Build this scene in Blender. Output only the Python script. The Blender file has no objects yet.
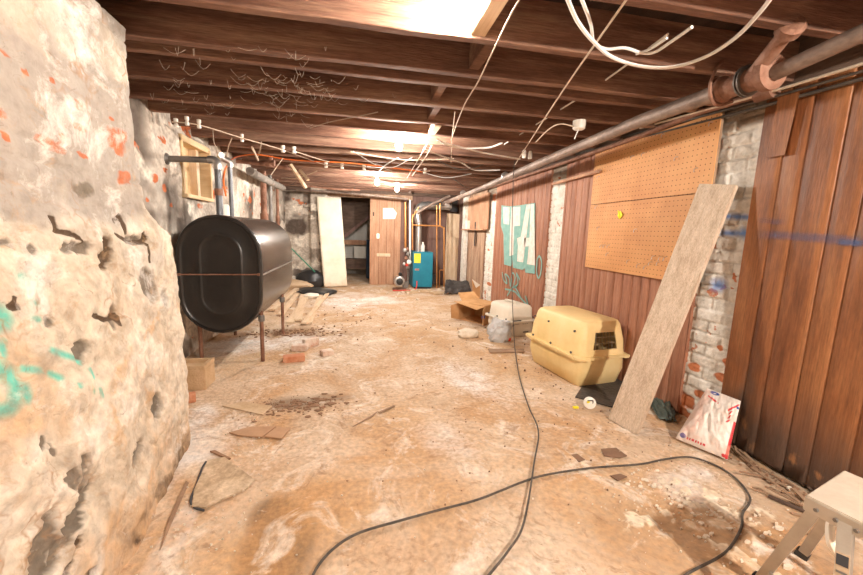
import bpy, bmesh, math, random
import numpy as np
from mathutils import Vector, Matrix
random.seed(7); rng = np.random.RandomState(5)
C = bpy.context.scene.collection
PI = math.pi
# ------------------------------------------------------------------ camera
CX, CY, F = 431.5, 287.5, 373.0
yaw, pit, rol = [math.radians(a) for a in (10.89, 8.49, -1.91)]
FW = np.array([math.sin(yaw)*math.cos(pit), math.cos(yaw)*math.cos(pit), -math.sin(pit)])
_r = np.array([math.cos(yaw), -math.sin(yaw), 0]); _d = np.cross(FW, _r)
RT = math.cos(rol)*_r + math.sin(rol)*_d; DN = -math.sin(rol)*_r + math.cos(rol)*_d
CAM = np.array([0, 0, 1.3])
def _on(x, y, ax, v):                       # sight line of a measured point met with a real surface
    q = FW*F + RT*(x-CX) + DN*(y-CY); return CAM + q*((v-CAM[ax])/q[ax])
def PX(x, y, v): return _on(x, y, 0, v)
def PY(x, y, v): return _on(x, y, 1, v)
def PZ(x, y, v=0.0): return _on(x, y, 2, v)
cd = bpy.data.cameras.new('camera'); cam = bpy.data.objects.new('camera', cd); C.objects.link(cam)
cd.sensor_width = 36; cd.lens = F/863*36; cd.clip_start = .02
cam.matrix_world = Matrix(((RT[0], -DN[0], -FW[0], 0), (RT[1], -DN[1], -FW[1], 0), (RT[2], -DN[2], -FW[2], 1.3), (0, 0, 0, 1)))
bpy.context.scene.camera = cam
# ------------------------------------------------------------------ noise (numpy)
def _hash(i, j, s):
    n = (i.astype(np.int64)*374761393 + j.astype(np.int64)*668265263 + s*1442695041) & 0x7fffffff
    n = ((n ^ (n >> 13))*1274126177) & 0x7fffffff
    return ((n ^ (n >> 16)) & 0xffff)/65535.0
def vn(x, y, s=0):
    i = np.floor(x); j = np.floor(y); u = x-i; v = y-j; u = u*u*(3-2*u); v = v*v*(3-2*v)
    return (_hash(i, j, s)*(1-u)+_hash(i+1, j, s)*u)*(1-v)+(_hash(i, j+1, s)*(1-u)+_hash(i+1, j+1, s)*u)*v
def fbm(x, y, s=0, o=4):
    a = .5; t = 0; n = 0
    for k in range(o): t = t+a*vn(x*2**k, y*2**k, s+k*17); n += a; a *= .55
    return t/n
def sst(a, b, x): t = np.clip((x-a)/(b-a), 0, 1); return t*t*(3-2*t)
# ------------------------------------------------------------------ materials
def mat(name, cols, scale=3.0, detail=6, rough=.8, metal=0, bump=.2, bscale=40, stretch=(1, 1, 1), spec=.3, masks=None, dist=0, coords='Object', extra=None, var=0, grit=0):
    m = bpy.data.materials.new(name); m.use_nodes = True; nt = m.node_tree; N = nt.nodes; L = nt.links
    b = N['Principled BSDF']; b.inputs['Roughness'].default_value = rough; b.inputs['Metallic'].default_value = metal
    b.inputs['Specular IOR Level'].default_value = spec
    tc = N.new('ShaderNodeTexCoord'); mp = N.new('ShaderNodeMapping'); mp.inputs['Scale'].default_value = stretch
    L.new(tc.outputs[coords], mp.inputs['Vector']); vec = mp.outputs[0]
    if var:
        oi = N.new('ShaderNodeObjectInfo'); ml = N.new('ShaderNodeVectorMath'); ml.operation = 'MULTIPLY_ADD'
        L.new(oi.outputs['Random'], ml.inputs[0]); ml.inputs[1].default_value = (17, 9, 5); L.new(vec, ml.inputs[2]); vec = ml.outputs[0]
    no = N.new('ShaderNodeTexNoise'); no.inputs['Scale'].default_value = scale; no.inputs['Detail'].default_value = detail
    no.inputs['Roughness'].default_value = .65; no.inputs['Distortion'].default_value = dist; L.new(vec, no.inputs['Vector'])
    rp = N.new('ShaderNodeValToRGB'); cr = rp.color_ramp
    pos = [(.3+.4*i/(max(1, len(cols)-1))) for i in range(len(cols))]
    cr.elements[0].position = pos[0]; cr.elements[0].color = (*cols[0], 1)
    cr.elements[1].position = pos[-1]; cr.elements[1].color = (*cols[-1], 1)
    for p, c in list(zip(pos, cols))[1:-1]:
        e = cr.elements.new(p); e.color = (*c, 1)
    L.new(no.outputs['Fac'], rp.inputs[0]); col = rp.outputs[0]
    n2 = N.new('ShaderNodeTexNoise'); n2.inputs['Scale'].default_value = bscale; n2.inputs['Detail'].default_value = 5; L.new(vec, n2.inputs['Vector'])
    if masks:
        for (att, ch, c, lo, hi) in masks:    # a painted / stained region with its own shape, its edge broken by noise
            at = N.new('ShaderNodeAttribute'); at.attribute_name = att; sp = N.new('ShaderNodeSeparateColor'); L.new(at.outputs['Color'], sp.inputs[0])
            ad = N.new('ShaderNodeMath'); ad.operation = 'MULTIPLY_ADD'; L.new(n2.outputs['Fac'], ad.inputs[0]); ad.inputs[1].default_value = .5; ad.inputs[2].default_value = -.25
            a2 = N.new('ShaderNodeMath'); a2.operation = 'ADD'; L.new(sp.outputs[ch], a2.inputs[0]); L.new(ad.outputs[0], a2.inputs[1])
            mr = N.new('ShaderNodeMapRange'); mr.inputs['From Min'].default_value = lo; mr.inputs['From Max'].default_value = hi; L.new(a2.outputs[0], mr.inputs[0])
            gt = N.new('ShaderNodeMath'); gt.operation = 'GREATER_THAN'; L.new(sp.outputs[ch], gt.inputs[0]); gt.inputs[1].default_value = .02
            mu = N.new('ShaderNodeMath'); mu.operation = 'MULTIPLY'; L.new(mr.outputs[0], mu.inputs[0]); L.new(gt.outputs[0], mu.inputs[1])
            mx = N.new('ShaderNodeMix'); mx.data_type = 'RGBA'; L.new(mu.outputs[0], mx.inputs[0]); L.new(col, mx.inputs[6])
            mx.inputs[7].default_value = (*c, 1); col = mx.outputs[2]
    if extra: col = extra(N, L, vec, col, b)
    if grit:
        gm = N.new('ShaderNodeMapRange'); gm.inputs['From Min'].default_value = .3; gm.inputs['From Max'].default_value = .7
        gm.inputs['To Min'].default_value = 1-grit; gm.inputs['To Max'].default_value = 1+grit*.6; L.new(n2.outputs['Fac'], gm.inputs[0])
        gv = N.new('ShaderNodeVectorMath'); gv.operation = 'SCALE'; L.new(col, gv.inputs[0]); L.new(gm.outputs[0], gv.inputs['Scale']); col = gv.outputs[0]
    L.new(col, b.inputs['Base Color'])
    if bump:
        bp = N.new('ShaderNodeBump'); bp.inputs['Strength'].default_value = bump; bp.inputs['Distance'].default_value = .02
        L.new(n2.outputs['Fac'], bp.inputs['Height']); L.new(bp.outputs[0], b.inputs['Normal'])
    return m
def grain(amount=.5, sc=(1.5, 1.5, 30), axis='z', dark=(.05, .03, .02), knots=True):
    def f(N, L, vec, col, b):
        mp = N.new('ShaderNodeMapping'); mp.inputs['Scale'].default_value = sc; L.new(vec, mp.inputs[0])
        no = N.new('ShaderNodeTexNoise'); no.inputs['Scale'].default_value = 3; no.inputs['Detail'].default_value = 8; no.inputs['Distortion'].default_value = .6; L.new(mp.outputs[0], no.inputs['Vector'])
        mr = N.new('ShaderNodeMapRange'); mr.inputs['From Min'].default_value = .45; mr.inputs['From Max'].default_value = .75; mr.inputs['To Max'].default_value = amount; L.new(no.outputs['Fac'], mr.inputs[0])
        mx = N.new('ShaderNodeMix'); mx.data_type = 'RGBA'; L.new(mr.outputs[0], mx.inputs[0]); L.new(col, mx.inputs[6]); mx.inputs[7].default_value = (*dark, 1)
        return mx.outputs[2]
    return f
def emit(name, c, s):
    m = bpy.data.materials.new(name); m.use_nodes = True; b = m.node_tree.nodes['Principled BSDF']
    b.inputs['Base Color'].default_value = (.9, .9, .9, 1); b.inputs['Emission Color'].default_value = (*c, 1); b.inputs['Emission Strength'].default_value = s
    return m
def brickbump(c1, c2, mortar, redc, redlim=.62, bw=.215, bh=.075, axes='YZ', strength=.6):
    """painted brick: brick texture in wall coordinates, red brick showing where the paint has flaked"""
    def f(N, L, vec, col, b):
        sp = N.new('ShaderNodeSeparateXYZ'); tc = N.new('ShaderNodeTexCoord'); L.new(tc.outputs['Object'], sp.inputs[0])
        cb = N.new('ShaderNodeCombineXYZ'); L.new(sp.outputs[axes[0]], cb.inputs[0]); L.new(sp.outputs[axes[1]], cb.inputs[1])
        bt = N.new('ShaderNodeTexBrick'); bt.inputs['Scale'].default_value = 1; bt.inputs['Brick Width'].default_value = bw; bt.inputs['Row Height'].default_value = bh
        bt.inputs['Mortar Size'].default_value = .006; bt.inputs['Mortar Smooth'].default_value = .6; L.new(cb.outputs[0], bt.inputs['Vector'])
        bt.inputs['Color1'].default_value = (0, 0, 0, 1); bt.inputs['Color2'].default_value = (1, 1, 1, 1); bt.inputs['Mortar'].default_value = (.3, .3, .3, 1)
        no = N.new('ShaderNodeTexNoise'); no.inputs['Scale'].default_value = 6; no.inputs['Detail'].default_value = 6; L.new(tc.outputs['Object'], no.inputs['Vector'])
        sc = N.new('ShaderNodeSeparateColor'); L.new(bt.outputs['Color'], sc.inputs[0])
        ad = N.new('ShaderNodeMath'); ad.operation = 'MULTIPLY_ADD'; L.new(sc.outputs[0], ad.inputs[0]); ad.inputs[1].default_value = .13; L.new(no.outputs['Fac'], ad.inputs[2])
        mr = N.new('ShaderNodeMapRange'); mr.inputs['From Min'].default_value = redlim; mr.inputs['From Max'].default_value = redlim+.03; L.new(ad.outputs[0], mr.inputs[0])
        mx = N.new('ShaderNodeMix'); mx.data_type = 'RGBA'; L.new(mr.outputs[0], mx.inputs[0]); L.new(col, mx.inputs[6]); mx.inputs[7].default_value = (*redc, 1)
        m2 = N.new('ShaderNodeMix'); m2.data_type = 'RGBA'; ml = N.new('ShaderNodeMath'); ml.operation = 'MULTIPLY'; L.new(bt.outputs['Fac'], ml.inputs[0]); ml.inputs[1].default_value = .55
        L.new(ml.outputs[0], m2.inputs[0]); L.new(mx.outputs[2], m2.inputs[6]); m2.inputs[7].default_value = (*mortar, 1)
        return m2.outputs[2]
    return f
GR = grain
M = {}
def stonex(N, L, vec, col, b):
    def nzn(sc, det, dist, lo, hi, amt):
        n = N.new('ShaderNodeTexNoise'); n.inputs['Scale'].default_value = sc; n.inputs['Detail'].default_value = det; n.inputs['Distortion'].default_value = dist; n.inputs['Roughness'].default_value = .7; L.new(vec, n.inputs['Vector'])
        m = N.new('ShaderNodeMapRange'); m.inputs['From Min'].default_value = lo; m.inputs['From Max'].default_value = hi; m.inputs['To Max'].default_value = amt; L.new(n.outputs['Fac'], m.inputs[0]); return m.outputs[0]
    def mixc(f, c, col):
        x = N.new('ShaderNodeMix'); x.data_type = 'RGBA'; L.new(f, x.inputs[0]); L.new(col, x.inputs[6]); x.inputs[7].default_value = (*c, 1); return x.outputs[2]
    col = mixc(nzn(5.5, 9, .8, .52, .68, .55), (.30, .25, .20), col)
    col = mixc(nzn(9, 9, 1.2, .56, .66, .5), (.46, .30, .17), col)
    col = mixc(nzn(4.1, 9, .4, .54, .66, .7), (.86, .83, .78), col)
    col = mixc(nzn(16, 9, 1.5, .60, .70, .6), (.20, .15, .11), col)
    nd = N.new('ShaderNodeTexNoise'); nd.inputs['Scale'].default_value = 4; nd.inputs['Detail'].default_value = 4; L.new(vec, nd.inputs['Vector'])
    va = N.new('ShaderNodeVectorMath'); va.operation = 'MULTIPLY_ADD'; L.new(nd.outputs['Color'], va.inputs[0]); va.inputs[1].default_value = (.5, .5, .5); L.new(vec, va.inputs[2])
    vo = N.new('ShaderNodeTexVoronoi'); vo.feature = 'DISTANCE_TO_EDGE'; vo.inputs['Scale'].default_value = 3.2; L.new(va.outputs[0], vo.inputs['Vector'])
    m = N.new('ShaderNodeMapRange'); m.inputs['From Min'].default_value = .0; m.inputs['From Max'].default_value = .035; m.inputs['To Min'].default_value = 1; m.inputs['To Max'].default_value = 0; L.new(vo.outputs['Distance'], m.inputs[0])
    mm = N.new('ShaderNodeMath'); mm.operation = 'MULTIPLY'; L.new(m.outputs[0], mm.inputs[0]); L.new(nzn(2.3, 5, 0, .5, .62, .75), mm.inputs[1])
    return mixc(mm.outputs[0], (.36, .21, .11), col)
def floorx(N, L, vec, col, b):
    def nzn(sc, det, dist, lo, hi, amt):
        n = N.new('ShaderNodeTexNoise'); n.inputs['Scale'].default_value = sc; n.inputs['Detail'].default_value = det; n.inputs['Distortion'].default_value = dist; n.inputs['Roughness'].default_value = .72; L.new(vec, n.inputs['Vector'])
        m = N.new('ShaderNodeMapRange'); m.inputs['From Min'].default_value = lo; m.inputs['From Max'].default_value = hi; m.inputs['To Max'].default_value = amt; L.new(n.outputs['Fac'], m.inputs[0]); return m.outputs[0]
    def mixc(f, c, col):
        x = N.new('ShaderNodeMix'); x.data_type = 'RGBA'; L.new(f, x.inputs[0]); L.new(col, x.inputs[6]); x.inputs[7].default_value = (*c, 1); return x.outputs[2]
    col = mixc(nzn(1.3, 10, 1.0, .46, .64, .75), (.52, .29, .13), col)
    col = mixc(nzn(2.7, 10, 1.2, .53, .64, .7), (.84, .77, .68), col)
    col = mixc(nzn(5, 10, 2.4, .55, .64, .6), (.33, .19, .105), col)
    col = mixc(nzn(22, 8, 1.0, .62, .70, .7), (.22, .14, .09), col)
    return col
M['joist'] = mat('old_joist_wood', [(.10, .05, .035), (.24, .125, .085), (.40, .25, .17)], 2.2, rough=.85, stretch=(.5, 3, 5), grit=.2, bump=.35, bscale=30, var=1, extra=GR(.35, (1, 10, 12)))
M['subfloor'] = mat('subfloor_boards', [(.025, .016, .014), (.07, .042, .032)], 3, stretch=(5, .6, 1), bump=.3, rough=.9, extra=GR(.6, (12, .8, 1)))
M['floor'] = mat('dusty_concrete', [(.50, .34, .215), (.63, .475, .34), (.74, .62, .49)], 1.8, 10, rough=.88, bump=.45, bscale=38, extra=floorx, grit=.22, spec=.2, masks=[
    ('m1', 'Red', (.80, .76, .72), .25, .7), ('m1', 'Green', (.19, .13, .085), .25, 1.0), ('m1', 'Blue', (.56, .33, .15), .2, 1.4),
    ('m2', 'Red', (.36, .20, .10), .3, 1.2), ('m2', 'Green', (.78, .66, .5), .35, .7)])
M['stone'] = mat('rendered_stone', [(.44, .35, .25), (.66, .58, .47), (.80, .75, .67)], 3.6, 10, rough=.85, bump=.6, bscale=24, grit=.22, extra=stonex, dist=.6, spec=.2, masks=[
    ('m2', 'Blue', (.33, .30, .27), .1, 1.2), ('m2', 'Red', (.55, .30, .11), .3, 1.3), ('m1', 'Red', (.50, .16, .075), .35, .6),
    ('m1', 'Green', (.19, .16, .125), .3, .65), ('m1', 'Blue', (.16, .52, .42), .25, .95), ('m2', 'Green', (.10, .065, .04), .35, .6)])
M['stonerear'] = mat('soot_plaster', [(.26, .22, .18), (.50, .43, .36), (.72, .66, .58)], 3.2, 10, grit=.3, rough=.88, bump=.5, bscale=25, spec=.2, masks=[
    ('m1', 'Green', (.10, .075, .06), .2, .9), ('m1', 'Red', (.52, .15, .06), .35, .55), ('m1', 'Blue', (.72, .65, .56), .2, .8)])
M['brickw'] = mat('painted_brick', [(.50, .45, .38), (.70, .66, .59), (.80, .77, .71)], 9, 6, grit=.15, rough=.75, bump=.5, bscale=35, masks=[('m1', 'Red', (.50, .17, .07), .35, .6), ('m1', 'Green', (.25, .19, .14), .25, .9), ('m1', 'Blue', (.10, .22, .52), .3, 1.1)])
M['panel'] = mat('brown_panelling', [(.26, .10, .055), (.38, .17, .10), (.46, .235, .15)], 2.5, 7, rough=.62, stretch=(1, 4, .5), grit=.2, bump=.12, bscale=30, spec=.35, extra=GR(.4, (1, 14, 1.0), dark=(.12, .05, .03)))
M['panelN'] = mat('orange_brown_panelling', [(.14, .045, .016), (.27, .10, .036), (.38, .16, .062)], 2.2, 7, rough=.5, stretch=(1, 4, .6), grit=.2, bump=.15, bscale=30, spec=.4, masks=[('m1', 'Green', (.10, .06, .042), .1, .9), ('m1', 'Red', (.5, .23, .09), .3, .9)], extra=GR(.45, (1, 14, .8), dark=(.09, .035, .015)))
M['panelF'] = mat('weathered_planks', [(.24, .13, .08), (.42, .27, .18), (.56, .41, .29)], 2.2, 8, rough=.8, stretch=(3, 3, .5), grit=.2, bump=.2, bscale=30, extra=GR(.6, (9, 9, .8), dark=(.14, .07, .04)))
M['partition'] = mat('partition_boards', [(.38, .19, .11), (.50, .28, .17), (.60, .38, .25)], 3, 7, rough=.7, stretch=(4, 1, .5), grit=.2, bump=.15, extra=GR(.5, (9, 2, .8), dark=(.2, .09, .05)))
M['darkwood'] = mat('dark_purple_boards', [(.13, .07, .06), (.25, .15, .12)], 3, 6, stretch=(4, 1, .6), extra=GR(.5, (9, 2, .8)))
M['headwood'] = mat('dark_header_wood', [(.07, .045, .035), (.17, .11, .08)], 4, 6, stretch=(1, .6, 3), rough=.9, bump=.4)
M['peg'] = mat('hardboard', [(.50, .22, .075), (.60, .29, .11), (.66, .35, .14)], 2, 5, rough=.6, bump=.05, spec=.35)
M['hole'] = mat('dark_hole', [(.05, .02, .01), (.06, .025, .015)], rough=.9, bump=0)
M['ply'] = mat('plywood', [(.62, .42, .22), (.74, .54, .31), (.80, .62, .39)], 2, 6, rough=.7, stretch=(1, 1, 4), bump=.05, extra=GR(.25, (1, 2, 14), dark=(.45, .27, .12)))
M['pine'] = mat('pale_pine', [(.60, .43, .27), (.72, .55, .38), (.80, .66, .5)], 3, 6, rough=.75, stretch=(4, 1, 1), bump=.1, var=1, extra=GR(.3, (9, 1, 1), dark=(.4, .25, .13)))
M['plank'] = mat('grey_weathered_plank', [(.48, .36, .255), (.62, .49, .37), (.72, .60, .48)], 5, 8, rough=.8, stretch=(6, 6, .8), grit=.2, bump=.2, bscale=35, extra=GR(.45, (14, 14, .9), dark=(.2, .13, .085)))
M['splint'] = mat('splintered_wood', [(.22, .13, .08), (.42, .28, .18)], 5, 6, rough=.85, var=1)
M['door'] = mat('cream_door_paint', [(.70, .60, .46), (.80, .73, .60), (.84, .78, .66)], 2.5, 7, rough=.55, bump=.05, masks=[('m1', 'Red', (.5, .33, .18), .2, 1.1)])
M['tank'] = mat('black_tank_steel', [(.008, .0075, .0075), (.022, .019, .018)], 3, 7, rough=.3, metal=.0, bump=.06, bscale=30, spec=.55)
M['tankside'] = mat('tank_side_steel', [(.022, .018, .016), (.07, .055, .045), (.15, .12, .10)], 2.5, 8, rough=.27, metal=.25, bump=.06, bscale=20, spec=.6, stretch=(1, .5, 2))
M['rust'] = mat('rusty_iron', [(.13, .055, .03), (.26, .13, .085), (.36, .21, .15)], 8, 8, rough=.65, metal=.25, bump=.3, bscale=60)
M['ironpipe'] = mat('grey_iron_pipe', [(.13, .085, .065), (.26, .19, .155), (.40, .32, .27)], 5, 9, rough=.55, metal=.25, grit=.2, bump=.15, bscale=50, stretch=(1, .6, 1))
M['galv'] = mat('galvanised', [(.38, .37, .36), (.58, .57, .56)], 10, 6, rough=.32, metal=.85, bump=.05)
M['greypipe'] = mat('dull_grey_pipe', [(.13, .12, .11), (.27, .25, .23)], 8, 6, rough=.5, metal=.5, bump=.15)
M['bluepipe'] = mat('blue_grey_pipe', [(.10, .11, .125), (.22, .235, .255)], 8, 6, rough=.4, metal=.5, bump=.05)
M['lagging'] = mat('pipe_lagging', [(.13, .115, .10), (.32, .285, .25)], 9, 7, rough=.95, bump=.6)
M['copper'] = mat('copper_pipe', [(.55, .24, .08), (.76, .38, .14)], 6, 5, rough=.35, metal=.7, bump=.03)
M['alu'] = mat('aluminium', [(.46, .42, .37), (.62, .58, .52)], 7, 6, rough=.42, metal=.7, bump=.08)
M['alutop'] = mat('dusty_ladder_top', [(.50, .43, .34), (.64, .57, .47)], 7, 7, rough=.6, metal=.2, bump=.15)
M['black'] = mat('black_plastic', [(.012, .012, .013), (.03, .03, .032)], 5, 5, rough=.35, bump=.1, spec=.5)
M['darkcloth'] = mat('dark_sheet', [(.03, .028, .028), (.10, .09, .085)], 8, 6, rough=.55, bump=.4)
M['cord'] = mat('dusty_black_cord', [(.05, .045, .04), (.13, .105, .085)], 20, 4, rough=.6, bump=0)
M['orange'] = mat('orange_cord', [(.85, .17, .03), (.92, .23, .05)], rough=.45, bump=0)
M['white'] = mat('white_cable', [(.78, .76, .72), (.86, .85, .82)], 9, 4, rough=.45, bump=0)
M['twine'] = mat('pale_twine', [(.55, .43, .32), (.68, .56, .44)], 30, 4, rough=.9, bump=0)
M['web'] = mat('dusty_thread', [(.42, .35, .28), (.56, .48, .40)], 30, 4, rough=.95, bump=0)
M['porc'] = mat('porcelain', [(.78, .74, .67), (.86, .83, .77)], 9, 3, rough=.3, bump=0, spec=.5)
M['crate'] = mat('yellow_beige_plastic', [(.72, .53, .23), (.82, .62, .30), (.85, .68, .37)], 3, 7, rough=.45, bump=.03, bscale=20, spec=.4)
M['cratew'] = mat('off_white_plastic', [(.68, .61, .50), (.78, .72, .62)], 4, 6, rough=.5, bump=.03)
M['wire'] = mat('grille_wire', [(.30, .24, .17), (.45, .38, .28)], 9, 3, rough=.4, metal=.6, bump=0)
M['card'] = mat('cardboard', [(.46, .24, .095), (.58, .32, .14), (.66, .40, .20)], 4, 6, rough=.85, bump=.08)
M['greybag'] = mat('grey_plastic_bag', [(.42, .42, .42), (.60, .60, .61)], 9, 6, rough=.35, bump=.4, bscale=25, spec=.5)
M['bag'] = mat('printed_white_sack', [(.66, .56, .49), (.80, .73, .67), (.85, .81, .77)], 6, 7, rough=.4, bump=.25, bscale=22, spec=.45, masks=[('m1', 'Red', (.66, .05, .06), .3, .6), ('m1', 'Blue', (.03, .08, .32), .35, .6), ('m1', 'Green', (.72, .38, .28), .2, 1.3)])
M['teal'] = mat('teal_enamel', [(.012, .17, .26), (.018, .22, .32)], 4, 4, rough=.4, bump=.02)
M['yellow'] = mat('yellow_label', [(.85, .72, .02), (.90, .78, .05)], rough=.5, bump=0)
M['redplate'] = mat('red_plate', [(.5, .18, .16), (.6, .25, .22)], rough=.5, bump=0)
M['red'] = mat('red_plastic', [(.65, .05, .03), (.72, .08, .05)], rough=.4, bump=0)
M['paper'] = mat('aged_paper', [(.80, .74, .63), (.86, .81, .72)], 5, 4, rough=.8, bump=.05)
M['ink'] = mat('dark_ink', [(.05, .05, .055), (.07, .07, .075)], rough=.7, bump=0)
M['blueink'] = mat('blue_ink', [(.03, .08, .3), (.04, .1, .35)], rough=.6, bump=0)
M['brick'] = mat('clay_brick', [(.48, .18, .09), (.60, .27, .15), (.66, .38, .25)], 12, 6, rough=.9, bump=.5, bscale=60, var=1)
M['brickpale'] = mat('mortared_brick', [(.55, .27, .17), (.72, .58, .48), (.80, .74, .66)], 8, 6, rough=.9, bump=.5, bscale=60, var=1)
M['block'] = mat('tan_masonry_block', [(.50, .33, .18), (.64, .46, .29)], 9, 6, rough=.9, bump=.4, bscale=70)
M['tile'] = mat('brown_tile', [(.36, .20, .11), (.50, .31, .185)], 6, 6, rough=.7, bump=.1, var=1)
M['darktile'] = mat('dark_tile', [(.16, .09, .06), (.27, .16, .10)], 6, 6, rough=.7, bump=.3, var=1)
M['bark'] = mat('brown_flake', [(.20, .11, .065), (.36, .21, .13)], 8, 6, rough=.9, bump=.4, var=1)
M['chip'] = mat('plaster_chip', [(.66, .55, .42), (.80, .72, .61)], 9, 5, rough=.9, bump=.3, var=1)
M['slab'] = mat('stone_slab', [(.42, .28, .16), (.56, .40, .25), (.64, .5, .36)], 4, 7, rough=.85, bump=.3)
M['slabd'] = mat('dusty_slab', [(.33, .23, .14), (.52, .39, .26), (.70, .58, .44)], 5, 9, rough=.85, bump=.4, grit=.2)
M['glassg'] = mat('dull_green_sheet', [(.06, .085, .075), (.13, .17, .15)], 6, 6, rough=.3, bump=.2, spec=.6)
M['mat'] = mat('dark_rubber_mat', [(.045, .04, .037), (.11, .09, .075)], 7, 6, rough=.6, bump=.3)
M['tealp'] = mat('teal_wall_paint', [(.15, .34, .30), (.27, .46, .41)], 12, 7, rough=.7, bump=.1)
M['whitep'] = mat('white_wall_paint', [(.62, .52, .44), (.80, .75, .70)], 14, 7, rough=.7, bump=.1)
M['backroom'] = mat('pale_block_wall', [(.60, .57, .52), (.74, .71, .66)], 4, 5, rough=.85, bump=.2, extra=brickbump(0, 0, (.45, .42, .38), (.6, .5, .4), 1.5, .4, .2, 'XZ'))
M['drum'] = mat('blue_drum', [(.03, .07, .13), (.05, .10, .18)], 5, 4, rough=.4, bump=.02)
M['green'] = mat('green_pole', [(.04, .20, .13), (.07, .27, .18)], 9, 4, rough=.4, bump=0)
M['bulb'] = emit('lit_bulb', (1, .92, .82), 250)
M['frost'] = emit('lit_bulb_small', (1, .92, .82), 560)
# ------------------------------------------------------------------ mesh helpers
class MB:
    def __init__(s): s.v = []; s.f = []
    def add(s, vs, fs):
        n = len(s.v); s.v += [tuple(map(float, p)) for p in vs]; s.f += [tuple(i+n for i in f) for f in fs]; return s
    def box(s, c, d, R=None):
        c = Vector(c); h = Vector(d)/2; vs = []
        for x in (-1, 1):
            for y in (-1, 1):
                for z in (-1, 1):
                    p = Vector((x*h.x, y*h.y, z*h.z)); vs.append((R @ p if R is not None else p)+c)
        return s.add(vs, [(0, 1, 3, 2), (4, 6, 7, 5), (0, 4, 5, 1), (2, 3, 7, 6), (0, 2, 6, 4), (1, 5, 7, 3)])
    def bx(s, x0, x1, y0, y1, z0, z1): return s.box(((x0+x1)/2, (y0+y1)/2, (z0+z1)/2), (abs(x1-x0), abs(y1-y0), abs(z1-z0)))
    def bar(s, a, b, w, t, up=(0, 0, 1)):          # box bar between two points, w across, t along 'up'
        a = Vector(a); b = Vector(b); d = (b-a).normalized(); x = d.cross(Vector(up)).normalized(); u = x.cross(d)
        vs = [p+x*sx*w/2+u*su*t/2 for p in (a, b) for sx, su in ((-1, -1), (1, -1), (1, 1), (-1, 1))]
        return s.add(vs, [(3, 2, 1, 0), (4, 5, 6, 7), (0, 1, 5, 4), (1, 2, 6, 5), (2, 3, 7, 6), (3, 0, 4, 7)])
    def tube(s, pts, r, n=8, caps=True):
        P = [Vector(p) for p in pts]; rr = r if isinstance(r, (list, tuple)) else [r]*len(P)
        t0 = (P[1]-P[0]).normalized(); u = t0.orthogonal().normalized(); vs = []
        for i, p in enumerate(P):
            t = ((P[min(i+1, len(P)-1)]-P[max(i-1, 0)])).normalized(); u = (u-t*u.dot(t)).normalized(); w = t.cross(u)
            for k in range(n): a = 2*PI*k/n; vs.append(p+(u*math.cos(a)+w*math.sin(a))*rr[i])
        fs = [(i*n+k, i*n+(k+1) % n, (i+1)*n+(k+1) % n, (i+1)*n+k) for i in range(len(P)-1) for k in range(n)]
        if caps: fs += [tuple(range(n-1, -1, -1)), tuple((len(P)-1)*n+k for k in range(n))]
        return s.add(vs, fs)
    def lathe(s, c, prof, n=20, axis='z'):         # prof: (radius, height)
        c = Vector(c); vs = []
        for r, h in prof:
            for k in range(n):
                a = 2*PI*k/n; x, y = r*math.cos(a), r*math.sin(a)
                vs.append(c+Vector({'z': (x, y, h), 'y': (x, h, y), 'x': (h, x, y)}[axis]))
        m = len(prof); fs = [(i*n+k, i*n+(k+1) % n, (i+1)*n+(k+1) % n, (i+1)*n+k) for i in range(m-1) for k in range(n)]
        fs += [tuple(range(n-1, -1, -1)), tuple((m-1)*n+k for k in range(n))]
        return s.add(vs, fs)
    def loft(s, rings, close=True):
        n = len(rings[0]); vs = [p for r in rings for p in r]; m = len(rings)
        fs = [(i*n+k, i*n+(k+1) % n, (i+1)*n+(k+1) % n, (i+1)*n+k) for i in range(m-1) for k in range(n)]
        if close: fs += [tuple(range(n-1, -1, -1)), tuple((m-1)*n+k for k in range(n))]
        return s.add(vs, fs)
    def prism(s, poly, dvec):                      # extrude a closed 3-D outline along dvec
        n = len(poly); P = [Vector(p) for p in poly]; D = Vector(dvec)
        return s.add(P+[p+D for p in P], [tuple(range(n-1, -1, -1)), tuple(range(n, 2*n))]+[(k, (k+1) % n, n+(k+1) % n, n+k) for k in range(n)])
def smoothpts(pts, k=6):
    P = [Vector(p) for p in pts]; out = []
    for i in range(len(P)-1):
        a, b, c, d = P[max(i-1, 0)], P[i], P[i+1], P[min(i+2, len(P)-1)]
        for j in range(k):
            t = j/k; out.append(.5*((2*b)+(c-a)*t+(2*a-5*b+4*c-d)*t*t+(3*b-a-3*c+d)*t**3))
    return out+[P[-1]]
def wloc(p):
    l = Vector((0, 0, 0))
    while p is not None: l = l+p.location; p = p.parent
    return l
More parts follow.
